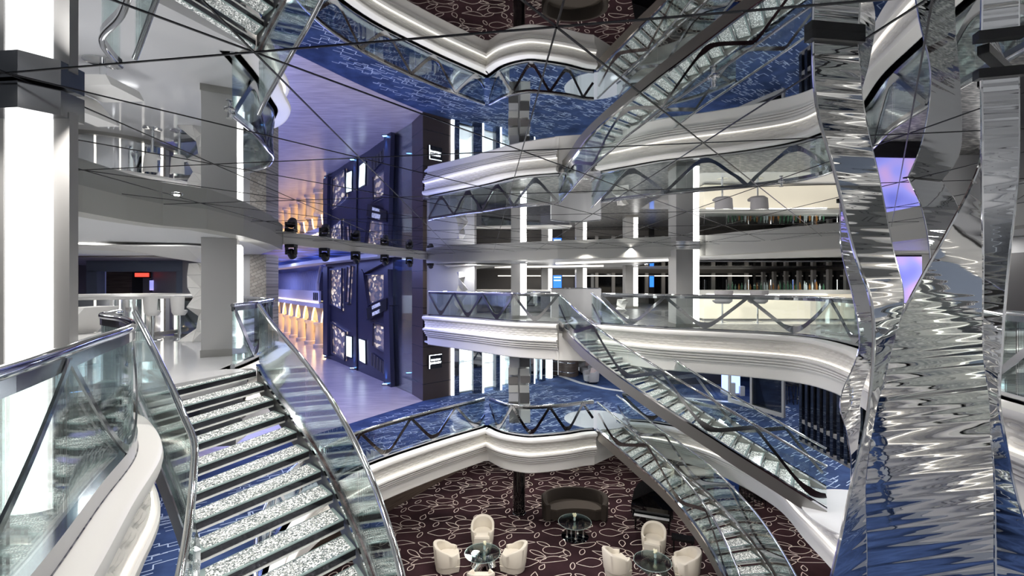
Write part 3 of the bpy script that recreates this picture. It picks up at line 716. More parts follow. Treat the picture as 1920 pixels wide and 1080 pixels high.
def glass_table(x, y, r, h, label, kind):
    t = thing('coffee_table', label, 'table', (x, y, Z5))
    b = MB(); b.lathe([(r-.01,h-.02),(r,h-.01),(r-.01,h)], (x,y,Z5), 48); b.build('tabletop', 'glass', t, True)
    b = MB(); n = 48; b.tube([(x+(r+.004)*math.cos(2*PI*k/n), y+(r+.004)*math.sin(2*PI*k/n), Z5+h-.01) for k in range(n+1)], .007, 6); b.build('table_edge', 'glass_edge', t, True)
    if kind == 0:
        b = MB(); b.lathe([(.50,0),(.50,.015),(.48,.02)], (x,y-.05,Z5), 40); b.build('base', 'mirror_dark', t, True)
        for dx, dy in ((-.3,-.1),(-.12,.12),(.12,.12),(.3,-.1),(0,-.25)):
            b = MB(); b.lathe([(.06,.02),(.028,.08),(.028,h-.12),(.075,h-.03)], (x+dx,y+dy,Z5), 16); b.build('leg', 'chrome', t, True)
    elif kind == 1:
        rng = random.Random(2)
        for k, (dx, dy, tilt, rz) in enumerate([(-.22,.05,.6,.3),(.10,.20,-.5,1.2),(-.10,-.25,.7,2.2),(.24,-.16,-.7,.6),(.02,.0,.2,1.7)]):
            R = Matrix.Rotation(rz,3,'Z')@Matrix.Rotation(tilt,3,'X'); b = MB(); rad, hh = .18, .38
            vs = []; n = 20
            for z in (-hh/2, hh/2):
                for q in range(n): vs.append(tuple(Vector((x+dx,y+dy,Z5+.25))+R@Vector((rad*math.cos(2*PI*q/n), rad*math.sin(2*PI*q/n), z))))
            b.add(vs, [tuple(range(n))[::-1], tuple(range(n,2*n))]+[(q,(q+1)%n,n+(q+1)%n,n+q) for q in range(n)]); b.build('cylinder_foot', 'chrome', t, True)
    else:
        for dx, dy, rz, tl in [(-.24,.08,.3,.5),(.05,.2,1.0,.3),(.26,.0,.6,.7),(-.05,-.22,1.9,.6),(.22,-.28,.1,.4),(-.30,-.24,.8,.25)]:
            b = MB(); b.box((x+dx,y+dy,Z5+.22), (.28,.28,.28), rot=Matrix.Rotation(rz,3,'Z')@Matrix.Rotation(tl,3,'X')); b.build('cube_foot', 'chrome', t)
    return t
glass_table(-.97,15.25,.58,.48,'round glass table on chrome cylinders amid the left cream chairs',1)
glass_table(4.48,14.8,.58,.48,'round glass table on mirrored cubes amid the right cream chairs',2)
glass_table(2.32,17.15,.60,.53,'round glass coffee table on a mirrored disc before the brown sofa',0)
def vase(x, y, z, label, hh=.14):
    t = thing('flower_vase', label, 'flowers', (x,y,z))
    b = MB(); b.lathe([(.035,0),(.045,.02),(.04,hh*.6),(.03,hh)], (x,y,z), 16); b.build('vase', 'glass_edge', t, True)
    b = MB(); rng = random.Random(int(x*100))
    for k in range(5): b.tube([(x,y,z+.02),(x+rng.uniform(-.03,.03),y+rng.uniform(-.03,.03),z+hh+.05)], .005, 5)
    b.build('stems', 'stem', t)
    for k in range(7):
        b = MB(); cx, cy, cz = x+rng.uniform(-.05,.05), y+rng.uniform(-.05,.05), z+hh+.03+rng.uniform(0,.07)
        b.lathe([(.005,-.035),(.03,-.025),(.04,0),(.03,.025),(.008,.035)], (cx,cy,cz), 10); b.build('blossom', 'flower', t, True)
vase(-.92,15.42,Z5+.487,'small cream flower posy in a vase on the left glass table')
vase(4.62,14.95,Z5+.487,'small cream flower posy in a vase on the right-hand glass table')
vase(2.32,17.2,Z5+.537,'cream flower posy standing on the coffee table by the brown sofa')
# curved brown sofa
t = thing('sofa', 'curved dark brown velvet sofa on the leaf patterned carpet', 'sofa', (2.5,18.6,Z5))
n = 44; vs = []; fs = []; W2, D2 = 1.30, .80
for i in range(n+1):
    a = math.radians(-118+236*i/n); x, y = math.sin(a), math.cos(a); c = math.cos(a)
    h = .88 if c > .1 else .88-.20*min(1, (.1-c)/.5)
    for (k, z) in ((1,.05),(1.02,h-.05),(.985,h),(.90,h),(.86,h-.05),(.86,.30),(.86,.05)):
        vs.append((2.5+x*W2*k, 18.45+y*D2*k+(.06 if z > .5 and c > 0 else 0), Z5+z))
for i in range(n):
    for k in range(7): fs.append((i*7+k, (i+1)*7+k, (i+1)*7+(k+1) % 7, i*7+(k+1) % 7))
fs += [tuple(range(7)), tuple(n*7+k for k in range(7))]
b = MB(); b.add(vs, fs); b.build('backrest', 'brown_velvet', t, True)
pts = [(2.5+math.sin(math.radians(-112+224*i/30))*W2*.85, 18.45+math.cos(math.radians(-112+224*i/30))*D2*.85) for i in range(31)]
mid = [(2.5+math.sin(math.radians(70-140*i/16))*W2*.62, 18.02+math.cos(math.radians(70-140*i/16))*D2*.30) for i in range(17)]
sp_ = pts+mid
b = MB(); b.prism(sp_, Z5+.06, Z5+.40); b.build('seat', 'brown_velvet', t)
b = MB(); b.prism([(2.5+(x-2.5)*.985, 18.4+(y-18.4)*.97+.01) for x, y in sp_], Z5+.40, Z5+.46); b.build('seat_cushion', mat('brown_velvet_seat', (.058,.045,.034), rough=.8), t)
# grand piano and bench
t = thing('grand_piano', 'black glossy grand piano half hidden behind a cream chair beside the lower stairs', 'piano', (5.4,17.9,Z5))
def pl(u, v): 
    a = -.35; return (5.45+u*math.cos(a)-v*math.sin(a), 17.95+u*math.sin(a)+v*math.cos(a))
outline = [pl(*p) for p in [(-.75,-.75),(.75,-.75),(.75,-.3),(.72,.2),(.5,.45),(.3,.75),(.1,1.05),(-.3,1.15),(-.65,1.0),(-.75,.6)]]
b = MB(); b.prism(outline, Z5+.66, Z5+.98); b.build('case', 'black_gloss', t)
b = MB(); a0, a1, a2 = pl(-.78,-.75), pl(-.78,.9), pl(.5,.6)
lid = [Vector((*pl(u,v), Z5+.99+(u+.75)*.62)) for u, v in [(-.75,-.45),(.70,-.45),(.72,.2),(.3,.75),(-.3,1.15),(-.65,1.0),(-.75,.6)]]
b.extr(lid, (0,0,.025)); b.build('lid', 'black_gloss', t)
b = MB(); b.prism([pl(*p) for p in [(-.68,-1.0),(.68,-1.0),(.68,-.76),(-.68,-.76)]], Z5+.60, Z5+.70); b.build('key_bed', 'black_gloss', t)
b = MB(); b.prism([pl(*p) for p in [(-.62,-.98),(.62,-.98),(.62,-.83),(-.62,-.83)]], Z5+.70, Z5+.72); b.build('keyboard', 'paper', t, label='white keyboard')
for u, v in ((-.6,-.6),(.6,-.6),(-.2,.8)):
    b = MB(); c = pl(u,v); b.lathe([(.03,0),(.035,.1),(.06,.66)], (*c,Z5), 12); b.build('leg', 'black_gloss', t, True)
t = thing('piano_bench', 'low dark piano bench under the lower stairs', 'bench', (5.95,16.1,Z5))
b = MB(); b.box((5.95,16.15,Z5+.45), (.75,.36,.09), -.35); b.build('seat', 'black', t)
for sx in (-.3,.3):
    for sy in (-.12,.12):
        v = Matrix.Rotation(-.35,3,'Z')@Vector((sx,sy,0)); b = MB(); b.box((5.95+v.x,16.15+v.y,Z5+.205), (.05,.05,.41), -.35); b.build('leg', 'black', t)
# lower bar with navy board and stools
t = thing('bar_counter', 'mirrored lower bar beyond the lower stairs, under the blue deck', 'counter', (9.6,19.9,Z5))
b = MB(); b.box((9.9,20.4,Z5+.55), (4.6,.7,1.06)); b.build('front', 'chrome_dark', t)
b = MB(); b.box((9.9,20.35,Z5+1.11), (4.8,.95,.06)); b.build('worktop', 'fascia_grey', t)
t = thing('promotional_board', 'navy blue board with white lettering behind the lower stair rail', 'sign', (9.0,19.35,Z5))
b = MB(); b.box((8.95,19.4,Z5+.72), (1.05,.05,1.36)); b.build('panel', 'navy', t)
T = Matrix.Translation((8.95,19.37,Z5+.85))@Matrix.Rotation(PI/2,4,'X')
text_obj('enjoy', .12, 'lettering', 'paper', t, Matrix.Translation((0,0,.12))@T)
text_obj('the moments', .13, 'lettering', 'paper', t, T)
b = MB()
for k in range(6): b.add([tuple(Vector((8.95,19.365,Z5+1.18))+Matrix.Rotation(k*PI/3,3,'Y')@Vector(p)) for p in ((0,0,.02),(.05,0,.07),(0,0,.14),(-.05,0,.07))], [(0,1,2,3)])
b.build('emblem', 'logo_blue', t)
def bar_stool(x, y, z, label, group, seat='black', frame='black', h=.78):
    t = thing('bar_stool', label, 'stool', (x,y,z), group)
    b = MB(); b.lathe([(.16,h-.05),(.2,h-.03),(.2,h),(.17,h+.02)], (x,y,z), 20); b.build('seat', seat, t, True)
    for k in range(4):
        a = PI/4+k*PI/2; b = MB(); b.tube([(x+.22*math.cos(a),y+.22*math.sin(a),z),(x+.13*math.cos(a),y+.13*math.sin(a),z+h-.04)], .018, 8); b.build('leg', frame, t)
    b = MB(); b.tube([(x+.2*math.cos(k*PI/8),y+.2*math.sin(k*PI/8),z+.25) for k in range(17)], .010, 6); b.build('foot_ring', frame, t)
    return t
for k, x in enumerate((9.75,10.25,10.75)):
    bar_stool(x, 19.55, Z5, ['black bar stool at the lower bar, next to the navy board','black bar stool at the lower bar, second from the navy board','black bar stool at the lower bar, farthest from the navy board'][k], 'stools at the lower bar')
# ================================================================== UPPER LEFT BAR
t = thing('bar_counter', 'round chrome bar with a pale ring-shaped top on the left upper deck', 'counter', (-11.3,13.2,Z7))
b = MB(); b.lathe([(1.62,.02),(1.62,1.02)], (-11.3,13.2,Z7), 60); b.build('drum', 'chrome', t, True)
b = MB(); b.lathe([(2.25,1.02),(2.28,1.03),(2.28,1.09),(2.25,1.10)], (-11.3,13.2,Z7), 64); b.build('worktop', 'white', t, True)
b = MB(); b.lathe([(1.72,.0),(1.72,.09)], (-11.3,13.2,Z7), 60); b.build('plinth', 'satin', t, True)
for k in range(9):
    a = -2.3+k*.3; b = MB(); b.box((-11.3+1.64*math.cos(a),13.2+1.64*math.sin(a),Z7+.55), (.03,.03,.9), a); b.build('light_strip', 'led', t)
def white_stool(x, y, label, grp, mat_='white', z=Z7, h=.72, wd=.22):
    t = thing('bar_stool', label, 'stool', (x,y,z), grp)
    b = MB(); b.lathe([(wd*.7,h-.1),(wd,h-.02),(wd,h+.02),(wd*.8,h+.03)], (x,y,z), 20); b.build('seat', mat_, t, True)
    n = 20; vs = []; fs = []
    for i in range(n+1):
        a = PI+math.radians(20+140*i/n)
        for r_, zz in ((wd,h),(wd+.03,h+.38),(wd-.01,h+.38),(wd-.035,h)): vs.append((x+r_*math.cos(a), y+r_*math.sin(a), z+zz))
    for i in range(n):
        for k in range(4): fs.append((i*4+k,(i+1)*4+k,(i+1)*4+(k+1)%4,i*4+(k+1)%4))
    fs += [(0,1,2,3),tuple(n*4+k for k in range(4))]
    b = MB(); b.add(vs, fs); b.build('backrest', mat_, t, True)
    b = MB(); b.lathe([(.2,0),(.2,.015),(.035,.04),(.03,h-.08),(.07,h-.07)], (x,y,z), 20); b.build('pedestal', 'chrome', t, True)
white_stool(-8.95,11.55,'white bar stool at the round chrome bar, left of the pair','stools at the round bar', wd=.17)
white_stool(-8.42,11.75,'white bar stool at the round chrome bar, right of the pair','stools at the round bar', wd=.17)
# angular white desk and lounge chair glimpsed left of the bar
t = thing('lounge_chair', 'angular white lounge chair beyond the curved handrail on the left', 'chair', (-7.0,7.6,Z7))
b = MB(); b.extr([(-7.5,7.7,.40),(-6.75,7.7,.40),(-6.7,7.75,.55),(-7.45,7.75,.55)], (0,.7,0)); b.build('seat', 'white', t)
b = MB(); b.extr([(-7.6,7.7,.55),(-7.5,7.7,.55),(-7.1,7.7,1.02),(-7.5,7.7,1.02)], (0,.7,0)); b.build('backrest', 'white', t)
b = MB(); b.lathe([(.28,0),(.28,.02),(.05,.05),(.05,.4)], (-7.1,8.05,Z7), 20); b.build('pedestal', 'chrome', t, True)
# faceted white sculptures
def facets(x, y, z0, z1, w_, seed, label, ceil_pts=None):
    t = thing('faceted_sculpture', label, 'sculpture', (x,y,z0)); rng = random.Random(seed)
    rows = 7; P = []
    for i in range(rows+1):
        z = z0+(z1-z0)*i/rows
        P.append([(x+(-w_/2+w_*j/2)+rng.uniform(-.30,.30)*w_, y+rng.uniform(-.45,.45)*w_, z if i in (0,rows) else z+rng.uniform(-.08,.08)) for j in range(3)])
    for i in range(rows):
        for j in range(2):
            a, b_, c, d = P[i][j], P[i][j+1], P[i+1][j+1], P[i+1][j]
            for tri in (((a,b_,c),(a,c,d)) if rng.random() < .5 else ((a,b_,d),(b_,c,d))):
                cen = Vector(((tri[0][0]+tri[1][0]+tri[2][0])/3, (tri[0][1]+tri[1][1]+tri[2][1])/3, (tri[0][2]+tri[1][2]+tri[2][2])/3))
                b = MB(); b.extr([cen+(Vector(p)-cen)*.96 for p in tri], (0,.05,0)); b.build('facet', 'white', t)
    return t
facets(-7.75,11.5,Z7,ZS-.38,.62,4,'tall white faceted sculpture behind the grey column on the left deck')
facets(-2.25,20.42,Z7,ZS-.38,.42,8,'white faceted sculpture at the left end of the far upper deck')
facets(4.3,18.3,Z7,.8,.45,3,'low white faceted sculpture behind the far upper balustrade')
def ceiling_facets(pts, z, seed, label):
    t = thing('ceiling_facets', label, 'ceiling panel', (pts[0][0], pts[0][1], z)); rng = random.Random(seed); hz = [rng.choice((.05,.12,.34,.42)) if k % 2 else rng.uniform(.04,.12) for k in range(len(pts))]
    for i in range(len(pts)-2):
        tri = [pts[i], pts[i+1], pts[i+2]]
        b = MB(); b.extr([(p[0], p[1], z-hz[i+q]) for q, p in enumerate(tri)], (0,0,.03)); b.build('facet', 'white', t)
ceiling_facets([(-10.5,9.6),(-9.8,11.8),(-8.6,9.8),(-8.0,12.0),(-7.2,10.2),(-6.9,12.0),(-6.3,10.6)], ZS-.02, 6, 'white folded facet panels hanging under the left deck ceiling')
ceiling_facets([(-3.0,20.6),(-2.6,22.2),(-1.8,20.4),(-1.2,22),(-.6,20.2),(0,21.8)], ZS-.02, 9, 'white folded facet panels under the far deck ceiling')
# slate portal into the lounge with its red screens
P0, P1 = ad(165,560,17.5), ad(345,560,17.5)
b = MB(); x0, x1 = P0[0], P1[0]
b.box(((x0+x1)/2,17.6,2.09), (x1-x0,.35,.44)); b.box((x0+.2,17.6,.95), (.4,.35,1.9)); b.box((x1-.12,17.6,.95), (.24,.35,1.9)); struct(b, 'trim_9', 'slate_blue')
b = MB(); b.box(((x0+x1)/2,20.5,1.1), (x1-x0+3,.15,2.3)); struct(b, 'wall_lounge', 'wall_dark')
b = MB(); b.box((-15.75,18.6,.95), (.95,.1,1.9)); struct(b, 'door_1', 'brown_wood')
def wall_screen(label, c, w_, h_, m, stand=None, name='screen'):
    t = thing(name, label, 'screen', (c[0], c[1], c[2]-h_/2 if stand is None else stand))
    b = MB(); b.box(c, (w_, .06, h_)); b.build('display', m, t)
    z0 = c[2]-h_/2-.05 if stand is None else stand
    b = MB(); b.box((c[0], c[1]+.06, (z0+c[2]+h_/2+.05)/2), (w_+.1, .05, c[2]+h_/2+.05-z0)); b.build('frame', 'black', t)
    return t
wall_screen('red glowing screen high in the dark lounge on the left', ad(266,515.5,19.5), .55, .16, 'red_screen')
wall_screen('small bright picture screen in the dark lounge on the left', ad(295,535,19.6), .62, .42, 'tv')
# wall and brick pier right of the left column
b = MB(); b.prism([(-8.6,14.3),(-8.05,14.3),(-8.05,15),(-8.6,15)], Z7-1.2, ZS); struct(b, 'wall_end', 'wall_grey')
wall('wall_light_block', (-8.4,14.9), (-12.2,17.5), Z7, ZS, 'wall_grey')  # wall added to block blue light spilling in from the street
b = MB(); b.prism([(-8.05,14.25),(-7.55,14.25),(-7.55,15),(-8.05,15)], Z7-1.2, ZS); struct(b, 'wall_brick', 'brick')
# ================================================================== FAR UPPER DECK
t = thing('bar_counter', 'long bar with glowing cream front on the right upper deck', 'counter', (10.2,18,Z7))
b = MB(); b.box((10.3,18.2,.53), (5.8,.6,.94)); b.build('front', 'bar_front', t)
b = MB(); b.box((10.3,18.15,1.09), (6.2,.9,.16)); b.build('worktop', 'fascia_grey', t)
b = MB(); b.box((10.3,17.95,.03), (5.8,.2,.06)); b.build('plinth', 'satin', t)
b = MB(); b.box((9.7,17.68,1.0), (4.6,.02,.035)); b.build('light_strip', 'led_soft', t)
t = thing('counter_screen', 'row of low glass screens standing along the long glowing bar', 'screen', (7.9,18.1,1.17))
for k in range(7):
    b = MB(); b.box((7.9+k*.86,18.0,1.36), (.84,.012,.38)); b.build('glass_panel', 'glass', t)
    b = MB(); b.box((7.47+k*.86,18.0,1.37), (.03,.03,.40)); b.build('post', 'chrome', t)
rng = random.Random(21)
def bottle(x, y, z, label, m, h):
    t = tag(MB().lathe([(.035,0),(.037,.02),(.037,h*.6),(.014,h*.75),(.014,h)], (x,y,z), 10).build('bottle', m, None, True), label, 'bottle', 'bottles on the long bar')
M['bottle_green'] = mat('bottle_green', (.03,.10,.05), rough=.1); M['bottle_amber'] = mat('bottle_amber', (.25,.10,.02), rough=.1); M['bottle_clear'] = mat('bottle_clear', (.5,.55,.55), rough=.08)
for k in range(30):
    c = rng.choice(['green','amber','clear'])
    bottle(8.6+k*.13+rng.uniform(-.03,.03), 18.42+rng.uniform(-.04,.08), 1.17, '%s bottle among those standing on the long glowing bar' % c, 'bottle_'+c, rng.uniform(.22,.34))
for k, x in enumerate((7.75,9.05)):
    white_stool(x, 17.1, ['grey bowl-seated bar stool at the left end of the glowing bar','grey bowl-seated bar stool at the glowing bar, right of the first'][k], 'stools at the glowing bar', 'grey_fabric', h=.78, wd=.34)
white_stool(12.6, 16.6, 'pale wide bar seat at the right end of the glowing bar', 'stools at the glowing bar', 'white', h=.62, wd=.5)
# dark windows with mullions along the back
b = MB(); b.box((14.5,33.6,1.35), (20,.12,1.5)); o = struct(b, 'window_1', 'night')
for k in range(17):
    b = MB(); b.box((4.9+k*1.2,33.45,1.3), (.22,.2,1.75)); b.build('mullion', 'mullion', o)
b = MB(); b.box((17.2,24.5,1.3), (.1,17,1.6)); o = struct(b, 'window_2', 'night')
for k in range(12):
    b = MB(); b.box((16.95,17+k*1.3,1.3), (.2,.2,1.75)); b.build('mullion', 'mullion', o)
b = MB(); b.box((8,32.9,1.95), (18,.1,.07)); struct(b, 'trim_10', 'led')
b = MB(); b.box((10.4,20.5,ZS-.02), (9,4.5,.05)); struct(b, 'trim_11', 'mirror_dark')
b = MB()
for p, q in [((1.9,20.0),(4.3,17.9)),((4.3,17.9),(6.3,16.7)),((-.9,24.5),(4.5,22.8))]:
    p = Vector((*p, ZS-.03)); q = Vector((*q, ZS-.03)); b.tube([p,q], .05, 6)
struct(b, 'trim_12', 'led')
c = ad(1045,532,31); c = (c[0],31,1.4)
t = wall_screen('tall blue information screen between lit columns at the back', c, .56, 1.1, 'blue_screen', Z7, 'information_screen')
for z in (1.82,1.62,.98):
    b = MB(); b.box((c[0],30.955,z), (.46,.02,.07)); b.build('text_line', 'screen_white', t)
wall_screen('small blue screen among the dark windows at back', ad(1222,528,32), .28, .75, 'blue_screen', Z7)
t = thing('counter_desk', 'white service counter behind the far upper balcony on the left', 'counter', (.6,23,Z7)); b = MB(); b.box((.3,23,.53), (5.0,.7,1.0)); b.build('front', 'mirror_dark', t); b = MB(); b.box((.3,22.95,1.07), (5.2,.9,.08)); b.build('worktop', 'white', t)
t = thing('partition', 'curved grey partition at the head of the far staircase', 'partition', (2.6,19.2,Z7))
b = MB(); pp = cr([(1.6,19.3),(2.3,19.9),(3.1,19.9),(3.7,19.2)], 8); b.sweep(lift(pp,0), [(0,0),(.05,0),(.05,1.2),(0,1.2)], closed=True); b.build('panel', 'wall_grey', t, True); b = MB(); b.sweep(lift(pp,1.2), [(-.02,0),(.07,0),(.07,.04),(-.02,.04)], closed=True); b.build('cap', 'chrome_dark', t)
c = ad(1700,535,12.5)
wall_screen('bright mauve and blue picture screen glimpsed between the mirror ribbons', (c[0]-.15,12.6,1.30), 1.25, 1.7, 'tv', Z7, 'picture_screen')
b = MB(); b.box((13.3,14,1.15), (3.2,.2,2.3)); struct(b, 'wall_screen', 'wall_grey')
b = MB(); b.box((9.6,6.9,1.15), (.2,4.4,2.3)); struct(b, 'wall_side', 'wall_grey')
b = MB(); b.box((9.48,8.55,1.0), (.06,.9,2.0)); struct(b, 'door_2', 'wall_dark')
# ================================================================== SHOPPING STREET
FA = Vector((-4.9,22.6)); FD = Vector((-.61,.79)).normalized(); FN = Vector((-FD.y, FD.x))      # wall line, towards the street
FN = FN if FN.x < 0 else -FN
def wp(px, py, off=0.):
    """where a sight line meets the shop wall (moved off towards the street)"""
    u = (px-CX)/FPX; A0 = FA+FN*off
    s = (A0.x-u*A0.y)/(u*FD.y-FD.x); x, y = A0.x+FD.x*s, A0.y+FD.y*s
    return Vector((x, y, EYE-(py-CY)/FPX*y))
def sw(s, z, off=0.): p = FA+FD*s+FN*off; return Vector((p.x, p.y, z))
FN3 = Vector((FN.x, FN.y, 0))
def frame_of(pts, w_=.07):
    """four window corners -> four thin bars"""
    out = []
    for i in range(4): out.append((pts[i], pts[(i+1) % 4]))
    return out
def opening(px, m, name, label=None, bars=True, parent=None, rec=.10):
    pts = [wp(*p) for p in px]
    b = MB(); b.extr([p+FN3*.03 for p in pts], -FN3*.06); w_ = b.build(name, m, parent)
    if bars:
        c = sum(pts, Vector())/4; b = MB()
        for i in range(4):
            p, q = pts[i], pts[(i+1) % 4]; pi, qi = p.lerp(c, .08), q.lerp(c, .08)
            b.extr([p+FN3*.06, q+FN3*.06, qi+FN3*.06, pi+FN3*.06], FN3*.10)
        b.build('window_frame', 'facade', w_)
    return w_
# dark angular facade with two portals
b = MB()
s_near, s_far = 2.2, 14.2
b.prism([(sw(s_near,0).x,sw(s_near,0).y),(sw(s_far,0).x,sw(s_far,0).y),(sw(s_far,0,-.5).x,sw(s_far,0,-.5).y),(sw(s_near,0,-.5).x,sw(s_near,0,-.5).y)], Z6, 3.0)
b.cur = 1
g = wp(670,600); b.box((g.x+FN.x*.01, g.y+FN.y*.01, -.5), (.10,.10,6.9), math.atan2(FD.y,FD.x))
FAC = b.build('wall_shops', ['facade','black'], None, kind='structure')
opening([(688,514),(727,513),(732,558),(695.5,573)], 'shop_window', 'shop_window', parent=FAC)
opening([(703,604),(727,609),(725.5,662),(702,649)], 'shop_window', 'shop_window', parent=FAC)
opening([(622,504),(644.5,503),(644.5,583),(622,571)], 'shop_window', 'shop_window', parent=FAC)
opening([(655,497),(662,499),(658,569),(651.5,569)], 'shop_window', 'shop_window', parent=FAC)
opening([(624,603),(652,622),(650,677),(625,662)], 'shop_window', 'shop_entrance', parent=FAC)
# slanting ribs of the facade
for px in ([(684,505),(688,510),(697,578),(690,580)],[(727,505),(735,505),(741,725),(728,742)],[(612,500),(620,500),(620,668),(612,664)],[(690,580),(737,556),(738,572),(694,600)],[(672,475),(735,475),(733,490),(690,512)]):
    b = MB(); b.extr([wp(*p)+FN3*.02 for p in px], FN3*.22); b.build('facade_rib', 'facade', FAC)
def screen_on_wall(px, m, label):
    pts = [wp(*p) for p in px]; c = sum(pts, Vector())/4
    t = thing('display_screen', label, 'screen', tuple(c-Vector((0,0,.6)))); b = MB(); b.extr([p+FN3*.06 for p in pts], FN3*.03); b.build('display', m, t)
    b = MB(); b.extr([c+(p-c)*1.1+FN3*.005 for p in pts], FN3*.05); b.build('frame', 'black', t)
screen_on_wall([(675.5,635.5),(686,639),(686.7,681),(676.7,675.5)], 'screen_white', 'bright white upright screen on the dark facade, nearer of two')
screen_on_wall([(652,630),(661,632),(661,670),(652,667)], 'screen_white', 'bright white upright screen on the dark facade, farther of two')
screen_on_wall([(729,656),(734.5,657),(734.5,672),(729,670)], 'paper', 'small pale notice on the nearest edge of the dark facade')
pts = [wp(*p) for p in [(699,661),(723,679),(722,701),(699,685)]]
t = thing('wall_vent', 'black four-paned slanting grille low on the dark facade', 'vent', tuple(pts[3]))
b = MB(); b.extr([p+FN3*.03 for p in pts], FN3*.04); b.build('backing', 'black', t)
for f in (0,.25,.5,.75,1):
    p, q = pts[0].lerp(pts[1], f), pts[3].lerp(pts[2], f); b = MB(); b.tube([p+FN3*.08, q+FN3*.08], .02, 6); b.build('bar', 'wall_taupe', t)
# slanted shop sign
pts = [wp(*p) for p in [(697,578),(735,559),(735,580),(699,599)]]; c = sum(pts, Vector())/4
t = thing('shop_sign', 'slanting dark shop sign with pale letters on the facade above the lower window', 'sign', tuple(pts[3]))
b = MB(); b.extr([p+FN3*.25 for p in pts], FN3*.06); b.build('board', 'black', t)
ang = math.atan2(pts[1].z-pts[0].z, (Vector((pts[1].x,pts[1].y))-Vector((pts[0].x,pts[0].y))).length)
def wall_text(body, size, c, m, parent, dz=0):
    X = Vector((-FD.x,-FD.y,0))*math.cos(ang)+Vector((0,0,1))*math.sin(ang); Y = Vector((FD.x,FD.y,0))*math.sin(ang)+Vector((0,0,1))*math.cos(ang); Z = X.cross(Y)
    M4 = Matrix(((X.x,Y.x,Z.x,c.x+FN.x*.33),(X.y,Y.y,Z.y,c.y+FN.y*.33),(X.z,Y.z,Z.z,c.z+dz),(0,0,0,1))); text_obj(body, size, 'lettering', m, parent, M4, .02)
M['sign_letter'] = mat('sign_letter', (.7,.7,.7), rough=.4, emit=(.8,.85,1), es=.18)
wall_text("L'ATELIER", .27, c, 'sign_letter', t, .17); wall_text('BISTROT', .27, c, 'sign_letter', t, -.20)
# blue uplights
for k, (px, py) in enumerate([(616,669),(665,692),(727,722),(779,668)]):
    p = at(px, py, Z6) if k < 3 else (-6.0,27.5)
    t = thing('uplight', ['small blue floor uplight at the far end of the dark facade','small blue floor uplight between the two bright screens','small blue floor uplight at the near end of the dark facade','blue floor uplight inside the glazed passage beside the brown pier'][k], 'light', (p[0]-.12,p[1]-.1,Z6))
    b = MB(); b.box((p[0]-.12,p[1]-.1,Z6+.04), (.30,.18,.08)); b.build('housing', 'satin', t); b = MB(); b.box((p[0]-.12,p[1]-.1,Z6+.085), (.24,.12,.012)); b.build('lens', 'led_blue', t)
    l = light('SPOT', (p[0]-.18,p[1]-.14,Z6+.12), 130, (.10,.32,1), .04, spot=1.0, blend=.8); aim(l, (p[0]+.12,p[1]+.10,Z6+2.4))
# glazed passage between facade and pier, with the shop beyond
b = MB(); pA = Vector((-4.85,22.5)); pB = sw(2.2,0)
b.extr([Vector((pA.x,pA.y,Z6)), Vector((pB.x,pB.y,Z6)), Vector((pB.x,pB.y,ZM)), Vector((pA.x,pA.y,ZM))], (.03,.02,0)); struct(b, 'window_3', 'glass')
b = MB(); b.prism([(-3.4,23.5),(-2.9,23.4),(6,32),(0,44),(-12,34)], Z6-.1, Z6-.005); struct(b, 'floor', 'wood_floor')
wall('wall_passage', (-3.2,30.5), (-12,40), Z6, 3.2, 'wall_grey')
wall('wall_passage_side', (-3.0,23.6), (-2.6,31), Z6, 3.2, 'wall_grey')
b = MB(); b.box((-5.4,30.6,-.3), (5.5,2.4,.35)); b.box((-5.4,29.5,.25), (5.5,.1,.8)); struct(b, 'trim_13', 'white')
for k, (x, y, z, w_, h, m) in enumerate([(-5.3,30.5,1.1,1.1,1.3,'shop_window'),(-4.3,30.3,-.7,.5,.6,'black'),(-5.2,31.2,-2.2,2.2,1.2,'shop_window')]):
    b = MB(); b.box((x,y+.6,z), (w_,.1,h)); o = struct(b, 'window_%d' % (5+k), m)
    b = MB(); b.box((x,y+.55,z+h/2+.05), (w_+.1,.16,.1)); b.build('window_head', 'black', o)
light('AREA', (-5.5,27,3.0), 160, (.75,.75,1), 1.5)  # fill lamp added to lighten the passage
# arcade of pointed arches with a balcony above
a0 = Vector(at(606,655,Z6)); AD = (Vector(at(533,625.5,Z6))-Vector(at(598,651,Z6))).normalized(); AN = Vector((-AD.y,AD.x)); AN = AN if AN.x < 0 else -AN
a0 = Vector(at(598,651,Z6))-AD*1.5
PIT = 2.95; ZB = -.55
arc = thing('arcade', 'warm lit stone arcade with pointed arches and balcony along the shopping street', 'building', (a0.x,a0.y,Z6))
def ap(u, z, off=0): p = a0+AD*u+AN*off; return Vector((p.x,p.y,z))
ra = math.atan2(AD.y,AD.x)
for k in range(9):
    u = 1.5+PIT*k-.1
    b = MB(); p = ap(u, 0); b.lathe([(.48,0),(.48,.25),(.34,.32),(.30,1.75),(.34,1.8),(.46,1.95),(.46,2.1)], (p.x,p.y,Z6), 16); b.build('arcade_pillar', 'stone_arch', arc, True)
for k in range(9):
    u0, u1 = 1.4+PIT*(k-1)+.3, 1.4+PIT*k-.3; um = (u0+u1)/2; hw = (u1-u0)/2; zb = Z6+2.05; n = 12; pts = []
    for i in range(n+1):
        f = -1+2*i/n; pts.append((um+hw*f, zb+1.35*(1-abs(f)**1.7)**.75))
    poly = [ap(u0-.32, zb)]+[ap(*q) for q in pts]+[ap(u1+.32, zb), ap(u1+.32, ZB), ap(u0-.32, ZB)]
    b = MB(); b.extr(poly, Vector((AN.x,AN.y,0))*-.5); b.build('pointed_arch', 'stone_arch', arc)
    b = MB()
    b.tube([ap(*q, -.1) for q in pts], .045, 6); b.build('light_strip', 'led_warm', arc)
